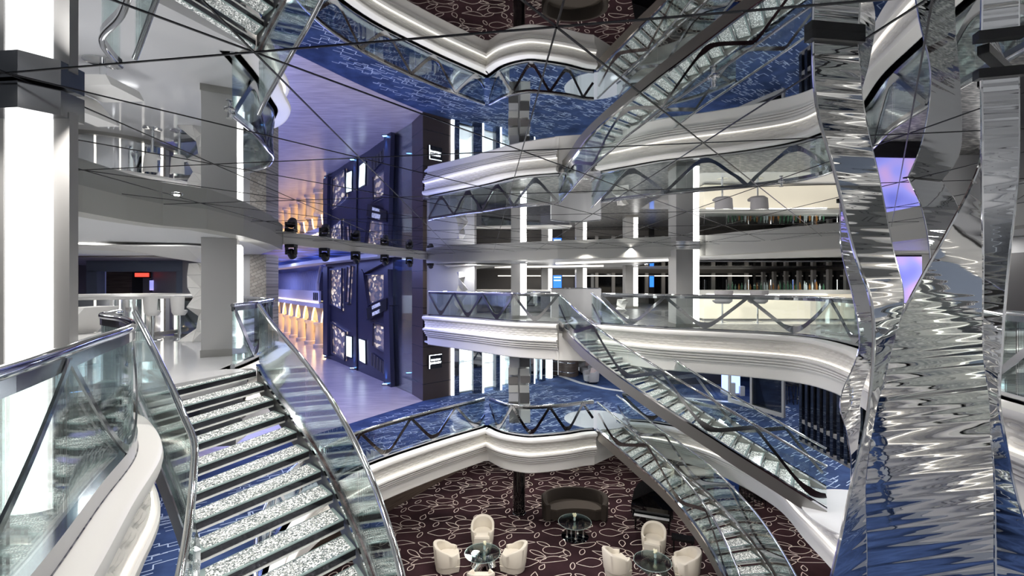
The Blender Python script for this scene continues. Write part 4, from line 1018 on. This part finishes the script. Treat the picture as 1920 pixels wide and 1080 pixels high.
p0, p1 = ap(-1.0,0), ap(26,0)
b = MB(); b.prism([(ap(-1,0,.6).x,ap(-1,0,.6).y),(ap(26,0,.6).x,ap(26,0,.6).y),(ap(26,0,-.6).x,ap(26,0,-.6).y),(ap(-1,0,-.6).x,ap(-1,0,-.6).y)], ZB, ZB+.35); b.build('balcony_slab', 'stone_up', arc)
b = MB(); b.prism([(ap(-.4,0,.5).x,ap(-.4,0,.5).y),(ap(24,0,.5).x,ap(24,0,.5).y),(ap(24,0,.35).x,ap(24,0,.35).y),(ap(-.4,0,.35).x,ap(-.4,0,.35).y)], ZB+.45, ZB+1.35); b.build('balcony_parapet', 'stone_up', arc)
b = MB(); b.tube([ap(-.4,ZB+.42,.55), ap(24,ZB+.42,.55)], .04, 6); b.build('light_strip', 'led_warm', arc)
for k in range(3):
    b = MB(); p = ap(.0+.5*k, ZB+.9, .52); b.box(p, (.16,.10,.62), ra); b.build('balcony_slot', 'black', arc)
for k in range(34):
    b = MB(); p = ap(2.6+k*.62, 0, -.5); b.lathe([(.26,ZB+.4),(.20,ZB+1.2),(.26,ZB+2.3),(.10,ZB+3.1)], (p.x,p.y,0), 10); b.build('curtain', 'curtain', arc, True)
b = MB(); b.prism([(ap(-1,0,-.9).x,ap(-1,0,-.9).y),(ap(26,0,-.9).x,ap(26,0,-.9).y),(ap(26,0,-1.3).x,ap(26,0,-1.3).y),(ap(-1,0,-1.3).x,ap(-1,0,-1.3).y)], ZB, 3.0); b.build('upper_wall', 'stone_up', arc)
poly = [ap(.1,ZB+.4,-.2)]+[ap(1.0+.75*f, ZB+1.9+1.05*(1-abs(f)**1.6), -.2) for f in [-1+i/6 for i in range(13)]]+[ap(1.9,ZB+.4,-.2)]
b = MB(); b.extr(poly, Vector((AN.x,AN.y,0))*.1); b.build('pointed_window', 'night', arc)
outer = [ap(-.3,ZB+.4,-.1)]+[ap(1.0+1.3*f, ZB+2.0+1.45*(1-abs(f)**1.6), -.1) for f in [-1+i/6 for i in range(13)]]+[ap(2.3,ZB+.4,-.1)]
b = MB(); 
for i in range(len(outer)-1): b.tube([outer[i], outer[i+1]], .12, 6)
b.build('window_surround', 'stone_up', arc)
b = MB(); b.prism([(ap(-1,0,-3.2).x,ap(-1,0,-3.2).y),(ap(30,0,-3.2).x,ap(30,0,-3.2).y),(ap(30,0,-3.4).x,ap(30,0,-3.4).y),(ap(-1,0,-3.4).x,ap(-1,0,-3.4).y)], Z6, ZB+.3); struct(b, 'wall_arcade', 'stone_arch')
for k in range(6):
    p = ap(PIT*k, 0, -1.6); light('POINT', (p.x,p.y,Z6+2.2), 160, (1,.62,.28), .3)
    p = ap(PIT*k+1, 0, 1.8); l = light('SPOT', (p.x,p.y,Z6+.3), 120, (1,.66,.32), .2, spot=1.6, blend=.9); aim(l, ap(PIT*k+1, Z6+3.2, 0))
# street ceiling screen and cornice
b = MB(); b.prism([(-6.6,12.8),(-3.9,20.8),(-3.0,23),(-10,36),(-22,60),(-60,60),(-50,46),(-20,23.8),(-12.4,18.0),(-8.3,14.9)], 3.25, 3.4); struct(b, 'ceiling', 'dome')
b = MB(); b.prism([(sw(1.8,0,.1).x,sw(1.8,0,.1).y),(sw(15,0,.1).x,sw(15,0,.1).y),(ap(26,0,.9).x,ap(26,0,.9).y),(ap(26,0,1.6).x,ap(26,0,1.6).y),(sw(15,0,1.3).x,sw(15,0,1.3).y),(sw(1.8,0,1.0).x,sw(1.8,0,1.0).y)], 2.78, 3.0); struct(b, 'trim_14', 'white')
wall('wall_street_left', (-26,14), (-48,50), Z6, 3.3, 'wall_grey')
wall('wall_street_end', (-70,56), (-15,56), Z6, 3.3, 'curtain')
for x, y in ((-9,20),(-14,27),(-19,35),(-26,44)):
    light('AREA', (x,y,3.2), 420, (.34,.40,1), 4.0, (0,0,0), size_y=4.0)
light('AREA', (-7.5,17.5,3.2), 220, (.62,.62,1), 2.5, (0,0,0), size_y=3.0)
# ================================================================== JEWELLERY SHOP
front = [Vector(at(*p, Z6)) for p in [(846,742),(905,737),(950,730),(995,721),(1015,716),(1046,705)]]
fr = resample([Vector((p.x,p.y,0)) for p in front], .05); FL = len(fr)-1
tb = thing('jewellery_shop', 'bright white jewellery shop front with mirrored piers on the blue deck', 'shop', (fr[0].x,fr[0].y,Z6))
def pxs(px):   # nearest path index for an image column
    return min(range(FL+1), key=lambda i: abs(CX+FPX*fr[i].x/fr[i].y-px))
for (a_, c_, m_, nm) in [(846,851,'led_cold','light_panel'),(851,862,'mirror_dark','mirror_pier'),(888,905,'mirror_dark','mirror_pier'),(905,908,'led_cold','light_panel'),(930,938,'mirror_dark','mirror_pier'),(938,941,'led_cold','light_panel'),(996,1001,'mirror_dark','mirror_pier'),(1001,1004,'led_cold','light_panel'),(1016,1023,'mirror_dark','mirror_pier'),(1033,1036,'led_cold','light_panel'),(1036,1046,'mirror_dark','mirror_pier')]:
    i, j = pxs(a_), pxs(c_); p, q = fr[i], fr[max(j,i+1)]; d = (q-p).normalized(); n_ = Vector((-d.y,d.x,0))
    b = MB(); b.prism([(p.x,p.y),(q.x,q.y),(q.x+n_.x*.3,q.y+n_.y*.3),(p.x+n_.x*.3,p.y+n_.y*.3)], Z6, Z7-1.2); b.build(nm, m_, tb)
for i in range(0, FL-20, 30):
    p, q = fr[i], fr[min(i+30,FL)]; d = (q-p).normalized(); n_ = Vector((-d.y,d.x,0))*.15
    b = MB(); b.extr([Vector((p.x+n_.x,p.y+n_.y,Z6)),Vector((q.x+n_.x,q.y+n_.y,Z6)),Vector((q.x+n_.x,q.y+n_.y,Z7-1.2)),Vector((p.x+n_.x,p.y+n_.y,Z7-1.2))], n_*.06); b.build('glass_panel', 'glass', tb)
b = MB(); b.prism([(-3.1,22.6),(2.7,27.2),(0.5,31),(-4,27)], Z6-.05, Z6+.004); struct(b, 'floor', 'marble')
wall('wall_shop', (.8,30.5), (-4,26.4), Z6, Z7-1.2, 'white'); wall('wall_shop_side', (3.0,27.2), (.8,30.5), Z6, Z7-1.2, 'white'); wall('wall_shop_left', (-4,26.6), (-3.1,23), Z6, Z7-1.2, 'white')
for k, (x, y, rz) in enumerate([(-1.6,25.0,.55),(-.2,26.3,.55),(1.0,27.2,.55),(-2.6,25.6,.55)]):
    t = thing('display_case', ['white display counter inside the jewellery shop, behind its first opening','white display counter inside the jewellery shop, behind its second opening','white display counter at the right end inside the jewellery shop','white display counter against the left back wall of the jewellery shop'][k], 'counter', (x,y,Z6))
    b = MB(); b.box((x,y,Z6+.45), (1.3,.6,.9), rz); b.build('cabinet', 'shop_glow', t); b = MB(); b.box((x,y,Z6+1.0), (1.26,.56,.2), rz); b.build('glass_top', 'glass', t)
    b = MB(); b.box((x,y,Z6+1.11), (1.3,.6,.02), rz); b.build('edge_frame', 'chrome', t)
for x, y in ((-1.8,24.6),(-.4,25.7),(.9,26.9),(-2.3,26.0),(0,28)):
    light('AREA', (x,y,Z7-1.3), 75, (.92,.97,1), .7)
# pier sign
p, q = Vector((*pier[0],0)), Vector((*pier[1],0)); d = (q-p).normalized(); nn_ = Vector((d.y,-d.x,0))
u0 = .18; cs = p+d*.62; zc = EYE-(677-CY)/FPX*cs.y
t = thing('shop_sign', 'black illuminated sign reading FASHION JEWELLERY on the brown pier', 'sign', (cs.x,cs.y,zc-.33))
b = MB(); rz_ = math.atan2(d.y,d.x); b.box(cs+nn_*.05+Vector((0,0,zc)), (.72,.09,.64), rz_); b.build('panel', 'black', t)
b = MB(); b.box(cs+nn_*.105-d*.33+Vector((0,0,zc)), (.025,.02,.62), rz_); b.box(cs+nn_*.105+Vector((0,0,zc+.30)), (.66,.02,.022), rz_); b.build('light_strip', 'led_cold', t)
M4 = Matrix.Translation(cs+nn_*.11+Vector((0,0,zc)))@Matrix.Rotation(rz_,4,'Z')@Matrix.Rotation(PI/2,4,'X')
M['sign_white'] = mat('sign_white', (1,1,1), emit=(.92,.97,1), es=2.4)
text_obj('FASHION', .125, 'lettering', 'sign_white', t, M4@Matrix.Translation((.0,.07,0)), .008); text_obj('JEWELLERY', .125, 'lettering', 'sign_white', t, M4@Matrix.Translation((.0,-.07,0)), .008)
# curved dark counter and armchairs right of the shop
t = thing('curved_counter', 'low curved brown counter with chrome rails past the jewellery shop', 'counter', (3.1,27.0,Z6))
pp = cr([(2.75,27.1),(3.35,26.6),(3.75,27.0),(3.9,27.8)], 8); b = MB(); b.sweep(lift(pp,Z6), [(0,0),(.08,0),(.08,1.6),(0,1.6)], closed=True); b.build('front', 'brown_wood', t, True)
for z in (.25,.8,1.35): b = MB(); b.tube([Vector((p_.x,p_.y-.1,Z6+z)) for p_ in pp], .025, 6); b.build('rail', 'chrome', t, True)
def armchair(x, y, rz, label):
    t = thing('armchair', label, 'chair', (0,0,0), 'grey armchairs on the blue deck'); n = 24; vs = []; fs = []
    for i in range(n+1):
        a = math.radians(-130+260*i/n); c = math.cos(a); h = .62+.22*max(0,c)
        for r_, z in ((.42,.12),(.46,h-.03),(.44,h),(.36,h),(.34,h-.04),(.34,.3)): vs.append((math.sin(a)*r_, math.cos(a)*r_, z))
    for i in range(n):
        for k in range(6): fs.append((i*6+k,(i+1)*6+k,(i+1)*6+(k+1)%6,i*6+(k+1)%6))
    fs += [tuple(range(6)), tuple(n*6+k for k in range(6))]
    b = MB(); b.add(vs, fs); b.build('backrest', 'grey_fabric', t, True)
    b = MB(); b.lathe([(.36,.14),(.37,.38),(.33,.44)], (0,0,0), 24); b.build('seat', 'grey_fabric', t, True)
    b = MB(); b.box((0,.18,.62), (.42,.14,.30), rot=Matrix.Rotation(-.3,3,'X')); b.build('cushion', 'pink_fabric', t, label='pale pink cushion')
    for a in (.8,2.35,3.9,5.5): b = MB(); b.tube([(.26*math.cos(a),.26*math.sin(a),.16),(.32*math.cos(a),.32*math.sin(a),0)], .018, 6); b.build('leg', 'black', t)
    t.location = (x,y,Z6); t.rotation_euler = (0,0,rz); return t
ac = armchair(4.25,25.0,-1.2,'grey armchair with pink cushion just left of the far staircase foot of the gallery'); ac['label'] = 'nearer grey armchair with a pink cushion past the jewellery shop'
dup(ac, (4.4,27.3,Z6), -.9, 'farther grey armchair with a pink cushion past the jewellery shop')
# right side of the blue deck: glazed bar, light tower, stools, slat screen
A_, B_ = at(1368,753,Z6), at(1469,783,Z6)
d = Vector((B_[0]-A_[0],B_[1]-A_[1],0)); L_ = d.length; d.normalize(); rz_ = math.atan2(d.y,d.x)
t = thing('glass_partition', 'taupe framed smoked glass partition on the blue deck under the right balcony', 'partition', (A_[0],A_[1],Z6))
for f in (.0,.44,1.0):
    b = MB(); b.box((A_[0]+d.x*L_*f,A_[1]+d.y*L_*f,Z6+1.35), (.10,.10,2.7), rz_); b.build('post', 'mullion', t)
b = MB(); b.box((A_[0]+d.x*L_/2,A_[1]+d.y*L_/2,Z6+.08), (L_,.12,.16), rz_); b.build('sill', 'mullion', t)
b = MB(); b.box((A_[0]+d.x*L_*.72,A_[1]+d.y*L_*.72,Z6+1.4), (L_*.54,.03,2.5), rz_); b.build('glass_panel', 'glass_smoke', t)
c = ad(1370,731,22.6)
t = thing('light_tower', 'blue-white glowing square light tower under the right balcony', 'lamp', (c[0],22.6,Z6)); b = MB(); b.box((c[0],22.6,Z6+1.3), (.62,.62,2.4)); b.build('glowing_shade', mat('tower_glow',(.3,.4,.9),emit=(.32,.45,1),es=1.6), t); b = MB(); b.box((c[0],22.6,Z6+.05), (.7,.7,.1)); b.build('base', 'stone_grey', t); 
for dx, h in ((-.1,.62),(.35,.45)): b = MB(); b.box((c[0]+dx,22.2,Z6+h/2), (.22,.14,h)); b.build('grey_block', 'stone_grey', t)
c1, c2 = at(1504,829,Z6), at(1592,876,Z6); d = Vector((c2[0]-c1[0],c2[1]-c1[1],0)); L_ = d.length; d.normalize(); rz_ = math.atan2(d.y,d.x)
t = thing('slat_screen', 'dark vertical slat screen on the blue deck under the right balcony', 'screen', (c1[0],c1[1],Z6))
for k in range(10):
    b = MB(); p = Vector((*c1,0))+d*L_*1.25*k/9; b.box((p.x,p.y,Z6+1.38), (.13,.12,2.62), rz_); b.build('slat', 'black_gloss', t)
for z in (.06,.72): b = MB(); p = Vector((*c1,0))+d*L_*.62; b.box((p.x,p.y,Z6+z), (L_*1.3,.10,.12), rz_); b.build('cross_rail', 'wall_taupe', t)
for k, (px, py) in enumerate([(1478,757),(1497,757)]):
    p = at(px,py,Z6); bar_stool(p[0],p[1],Z6, ['dark four-legged bar stool beside the glass partition on the blue deck','dark four-legged bar stool next to the slat screen on the blue deck'][k], 'stools on the blue deck', h=.85)
b = MB(); b.box((15.0,22,Z6+1.3), (.2,8,2.6)); struct(b, 'wall_bar', 'wall_taupe')
b = MB(); b.box((9.4,24.8,Z6+1.3), (4.5,.2,2.6)); struct(b, 'wall_bar_back', 'wall_dark')
# ================================================================== MOVING HEAD LIGHTS ON THE BEAM
for k, (px, lb) in enumerate([(539,'leftmost'),(602,'second from left'),(661,'third from left'),(716,'fourth from left'),(763,'fifth from left'),(803,'rightmost')]):
    A0 = Vector((-6.1,12.3)); D0 = Vector((-3.75,20.4))-A0; u = (px-CX)/FPX; s = (A0.x-u*A0.y)/(u*D0.y-D0.x); p = A0+D0*s; x, y = p.x+.1, p.y
    t = thing('stage_spotlight', 'black moving-head spotlight under the white beam, %s of six' % lb, 'spotlight', (x,y,ZM-.50), 'moving-head spotlights under the beam')
    b = MB(); b.box((x,y,ZM-.21), (.25,.22,.09)); b.build('base', 'black', t)
    for sx in (-.14,.14): b = MB(); b.box((x+sx*.86,y,ZM-.34), (.04,.12,.20)); b.build('yoke_arm', 'black', t)
    b = MB(); vs = []; R = Matrix.Rotation(.9,3,'X'); n = 18
    for (r_, z) in ((.05,.10),(.10,.07),(.11,-.05),(.105,-.14),(.085,-.15)):
        for q in range(n): vs.append(tuple(Vector((x,y,ZM-.40))+R@Vector((r_*math.cos(2*PI*q/n),r_*math.sin(2*PI*q/n),z))))
    b.add(vs, [(i*n+q,i*n+(q+1)%n,(i+1)*n+(q+1)%n,(i+1)*n+q) for i in range(4) for q in range(n)]+[tuple(range(n))]); b.build('head', 'black', t, True)
    b = MB(); b.add([tuple(Vector((x,y,ZM-.40))+R@Vector((.085*math.cos(2*PI*q/n),.085*math.sin(2*PI*q/n),-.149))) for q in range(n)], [tuple(range(n))]); b.build('lens', 'chrome_dark', t)
    tg = [(3.5,15.5,-.5),(6.5,13,-.5),(0,17,-.6),(6,9,-3.5),(2.5,16.5,-4.5),(-1,17,-4.5)][k]; l = light('SPOT', tuple(Vector((x,y,ZM-.40))+R@Vector((0,0,-.25))), 270, (1,.97,.93), .09, spot=1.5, blend=1.); aim(l, tg)
# ================================================================== TWISTED MIRROR RIBBONS
def ribbon(rows, label, thick=.012, width=None, sub=6, zig=0, bracket=True):
    """rows: (z, x, y, half width, angle of the strip in plan); hangs from the mirror ceiling"""
    t = thing('mirror_ribbon', label, 'sculpture', (rows[-1][1], rows[-1][2], rows[-1][0]), 'twisted mirror ribbons hanging from the ceiling')
    R = []
    for i in range(len(rows)-1):
        p0 = rows[max(i-1,0)]; p1 = rows[i]; p2 = rows[i+1]; p3 = rows[min(i+2,len(rows)-1)]
        for k in range(sub):
            u = k/sub
            R.append([.5*(2*b_+(c_-a_)*u+(2*a_-5*b_+4*c_-d_)*u*u+(3*b_-a_-3*c_+d_)*u**3) for a_,b_,c_,d_ in zip(p0,p1,p2,p3)])
    R.append(list(rows[-1]))
    m_ = 8; vs = []; fs = []
    for (z, x, y, hw, a) in R:
        cx, sx = math.cos(a), math.sin(a)
        for o in (-thick/2, thick/2):
            for j in range(m_+1):
                w_ = hw*(-1+2*j/m_); vs.append((x+cx*w_-sx*o, y+sx*w_+cx*o, z))
    S = 2*(m_+1)
    for i in range(len(R)-1):
        for j in range(m_):
            fs.append((i*S+j, i*S+j+1, (i+1)*S+j+1, (i+1)*S+j)); fs.append((i*S+m_+1+j, (i+1)*S+m_+1+j, (i+1)*S+m_+2+j, i*S+m_+2+j))
        fs.append((i*S, (i+1)*S, (i+1)*S+m_+1, i*S+m_+1)); fs.append((i*S+m_, i*S+2*m_+1, (i+1)*S+2*m_+1, (i+1)*S+m_))
    b = MB(); b.add(vs, fs); b.build('strip', 'ribbon', t, True)
    edge = []
    for sgn in (-1,1):
        b = MB(); b.tube([(x+math.cos(a)*hw*sgn, y+math.sin(a)*hw*sgn, z) for z,x,y,hw,a in R], thick*.62, 6); b.build('edge_trim', 'chrome', t, True)
    if bracket:
        z, x, y, hw, a = R[0]
        b = MB(); b.box((x,y,z-.02), (hw*2+.05,.05,.05), a); b.build('bracket', 'black', t)
    return t
def rows_px(lst, d0):
    """(py, left px, right px, depth, plan tilt): the two strip edges on their sight lines"""
    out = []
    for (py, l, r, d, tilt) in lst:
        z = EYE-(py-CY)/FPX*d; app = (r-l)/FPX*d/2
        dd = min(.34, app*math.tan(min(tilt,1.4))) if tilt >= 0 else -min(.34, app*math.tan(min(-tilt,1.4)))
        L = Vector(((l-CX)/FPX*(d-dd), d-dd)); Q = Vector(((r-CX)/FPX*(d+dd), d+dd)); c = (L+Q)/2; v = Q-L
        out.append((z, c.x, c.y, v.length/2, math.atan2(v.y, v.x)))
    return out
R_A = rows_px([(62,1524,1606,2.25,.15),(200,1531,1618,2.25,.25),(330,1566,1646,2.25,.35),(470,1601,1673,2.25,.45),(560,1632,1692,2.25,.55),(650,1638,1672,2.25,1.0),(780,1625,1640,2.25,1.35),(900,1596,1622,2.25,1.15),(1000,1574,1622,2.25,.95),(1110,1548,1624,2.25,.6)], 2.25)
ribbon(R_A, 'narrow twisted mirror ribbon, leftmost of the big foreground ribbons')
R_B = rows_px([(170,1846,1898,2.75,1.1),(260,1842,1862,2.75,1.3),(320,1836,1850,2.75,1.4),(430,1782,1848,2.75,1.0),(535,1720,1850,2.75,.75),(655,1656,1856,2.75,.55),(780,1626,1868,2.75,.4),(930,1616,1868,2.75,.3),(1110,1626,1867,2.75,.2)], 2.75)
ribbon(R_B, 'widest mirror ribbon, broad at the bottom and twisted to a point above')
R_C = rows_px([(130,1840,1909,2.45,-.2),(300,1842,1909,2.45,-.25),(480,1845,1892,2.45,-.5),(640,1845,1879,2.45,-.7),(760,1858,1874,2.45,-1.1),(900,1866,1900,2.45,-.6),(1110,1868,1960,2.45,-.3)], 2.45)
ribbon(R_C, 'tall straight mirror ribbon at the right edge, in front of the widest one')
R_E = rows_px([(375,1575,1612,5.4,.5),(470,1578,1606,5.4,.8),(560,1600,1628,5.4,.9),(650,1611,1640,5.4,.8),(745,1576,1613,5.4,.5),(800,1586,1612,5.4,.9),(870,1596,1606,5.4,1.2),(960,1592,1618,5.4,.8)], 5.4)
ribbon(R_E, 'small far mirror ribbon seen left of the narrow foreground ribbon')
R_F = rows_px([(330,1700,1760,5.4,.4),(400,1730,1800,5.4,.7),(520,1745,1800,5.4,.9),(640,1720,1790,5.4,.6),(800,1700,1790,5.4,.3),(960,1720,1790,5.4,.6)], 5.4)
ribbon(R_F, 'mirror ribbon hanging behind the widest ribbon')
# ================================================================== LIGHTS
w = bpy.data.worlds.new('World'); sc.world = w; w.use_nodes = True
w.node_tree.nodes['Background'].inputs[0].default_value = (.85,.92,1,1); w.node_tree.nodes['Background'].inputs[1].default_value = .25
DN = [0]
def downlight(x, y, z, energy, where, color=(1,.98,.95), spot=2.5, r=.07):
    DN[0] += 1
    t = thing('downlight', where, 'light', (x, y, z-.02), 'ceiling downlights')
    b = MB(); b.lathe([(r+.03,-.012),(r+.035,-.004),(r+.03,0)], (x,y,z), 18); b.build('trim_ring', 'chrome', t, True)
    b = MB(); b.lathe([(r,-.016),(r*.9,-.020)], (x,y,z), 18); b.build('lens', 'down', t)
    light('SPOT', (x,y,z-.06), energy, color, .06, (0,0,0), spot, .9)
for k, p in enumerate(nodes):
    if 1.0 < p.y < 17 and -4.3 < p.x < 5.6:
        light('SPOT', (p.x, p.y, ZM-.03), 140 if p.y > 5 else 70, (1,.955,.90), .05, (0,0,0), 2.3, .9)
for x, y in [(-5.0-1.2,5.0),(-6.5,7.2),(-7.4,9.6),(-9.5,10.5),(-9.5,7.5),(-12.5,11),(-12,14.5),(-8.6,13.2)]:
    light('AREA', (x,y,ZS-.02), 22, (1,.99,.98), .5)
for x, y in [(-1.8,20.2),(.8,18.6),(3.4,17.4),(6.0,16.4),(8.4,15.0),(9.3,12.5),(8.9,9.5),(7.6,5.5),(-1,23),(2.5,22),(6,20.5),(9,19),(12,17.4),(5,25),(9,24),(1,26.5),(3.2,30),(13,22)]:
    light('AREA', (x,y,ZS-.04), 38, (1,.98,.95), .5)
for x, y in [(-1.0,19.6),(1.6,18.0),(3.6,20.5),(6.0,19.5),(8.8,16.4),(9.4,13.6),(9.0,11.0),(8.0,8.4),(5.2,23.5),(8.5,21.5),(11.5,19),(-6.5,9.5),(-6.5,6)]:
    light('AREA', (x,y,Z7-1.3), 42, (.95,.98,1), .5)
for x, y in [(1.5,21),(-2,20),(4.5,20),(8.5,18),(8.8,14.5),(-6.5,13)]:
    light('AREA', (x,y,Z6-.5), 60, (1,.95,.9), .5)
for x, y in [(-3,0),(-4.5,3.5),(1,-3.5),(4,-3.5),(8.6,4),(8.8,0),(7,-3)]:
    light('AREA', (x,y,Z7-1.3), 60, (.95,.98,1), .5)  # unseen fill lamps added to brighten the blue deck mirrored in the ribbons
for x, y in [(0,-4),(3,-4),(-5,-2),(7.6,-3.5),(7.8,0),(7.9,3)]:
    light('AREA', (x,y,ZS-.05 if x > 6.5 else ZM+.3), 45, (1,.98,.95), .6)  # unseen fill lamps added to light the walls the ribbons reflect
for k, (px, py) in enumerate([(430,205),(1338,145),(1465,340)]):
    d = FPX*(ZM-EYE)/(CY-py); x, y = (px-CX)/FPX*d, d
    t = thing('sprinkler', ['chrome sprinkler head on the mirror ceiling above the left stairs','chrome sprinkler head on the mirror ceiling near the reflected stairs at upper right','chrome sprinkler head on the mirror ceiling farther back on the right'][k], 'sprinkler', (x,y,ZM-.07))
    b = MB(); b.lathe([(.030,-.012),(.034,-.004),(.034,-.001)], (x,y,ZM), 18); b.build('rose', 'chrome', t, True)
    b = MB(); b.lathe([(.010,-.06),(.014,-.03),(.012,-.012)], (x,y,ZM), 10); b.lathe([(.022,-.064),(.022,-.060)], (x,y,ZM), 14); b.build('nozzle', 'chrome', t, True)
downlight(-4.55,6.3,ZM-.002,40,'small round downlight in the mirror ceiling beside the left grey band', r=.035)
sc.view_settings.view_transform = 'Standard'; sc.view_settings.look = 'None'; sc.view_settings.gamma = 1.0; sc.view_settings.use_curve_mapping = False
sc.view_settings.exposure = 0.42
sc.cycles.use_denoising = True
sc.cycles.max_bounces = 10; sc.cycles.diffuse_bounces = 3; sc.cycles.glossy_bounces = 6; sc.cycles.transparent_max_bounces = 24; sc.cycles.transmission_bounces = 4
sc.cycles.sample_clamp_indirect = 4.0; sc.cycles.sample_clamp_direct = 0
sc.cycles.blur_glossy = .3
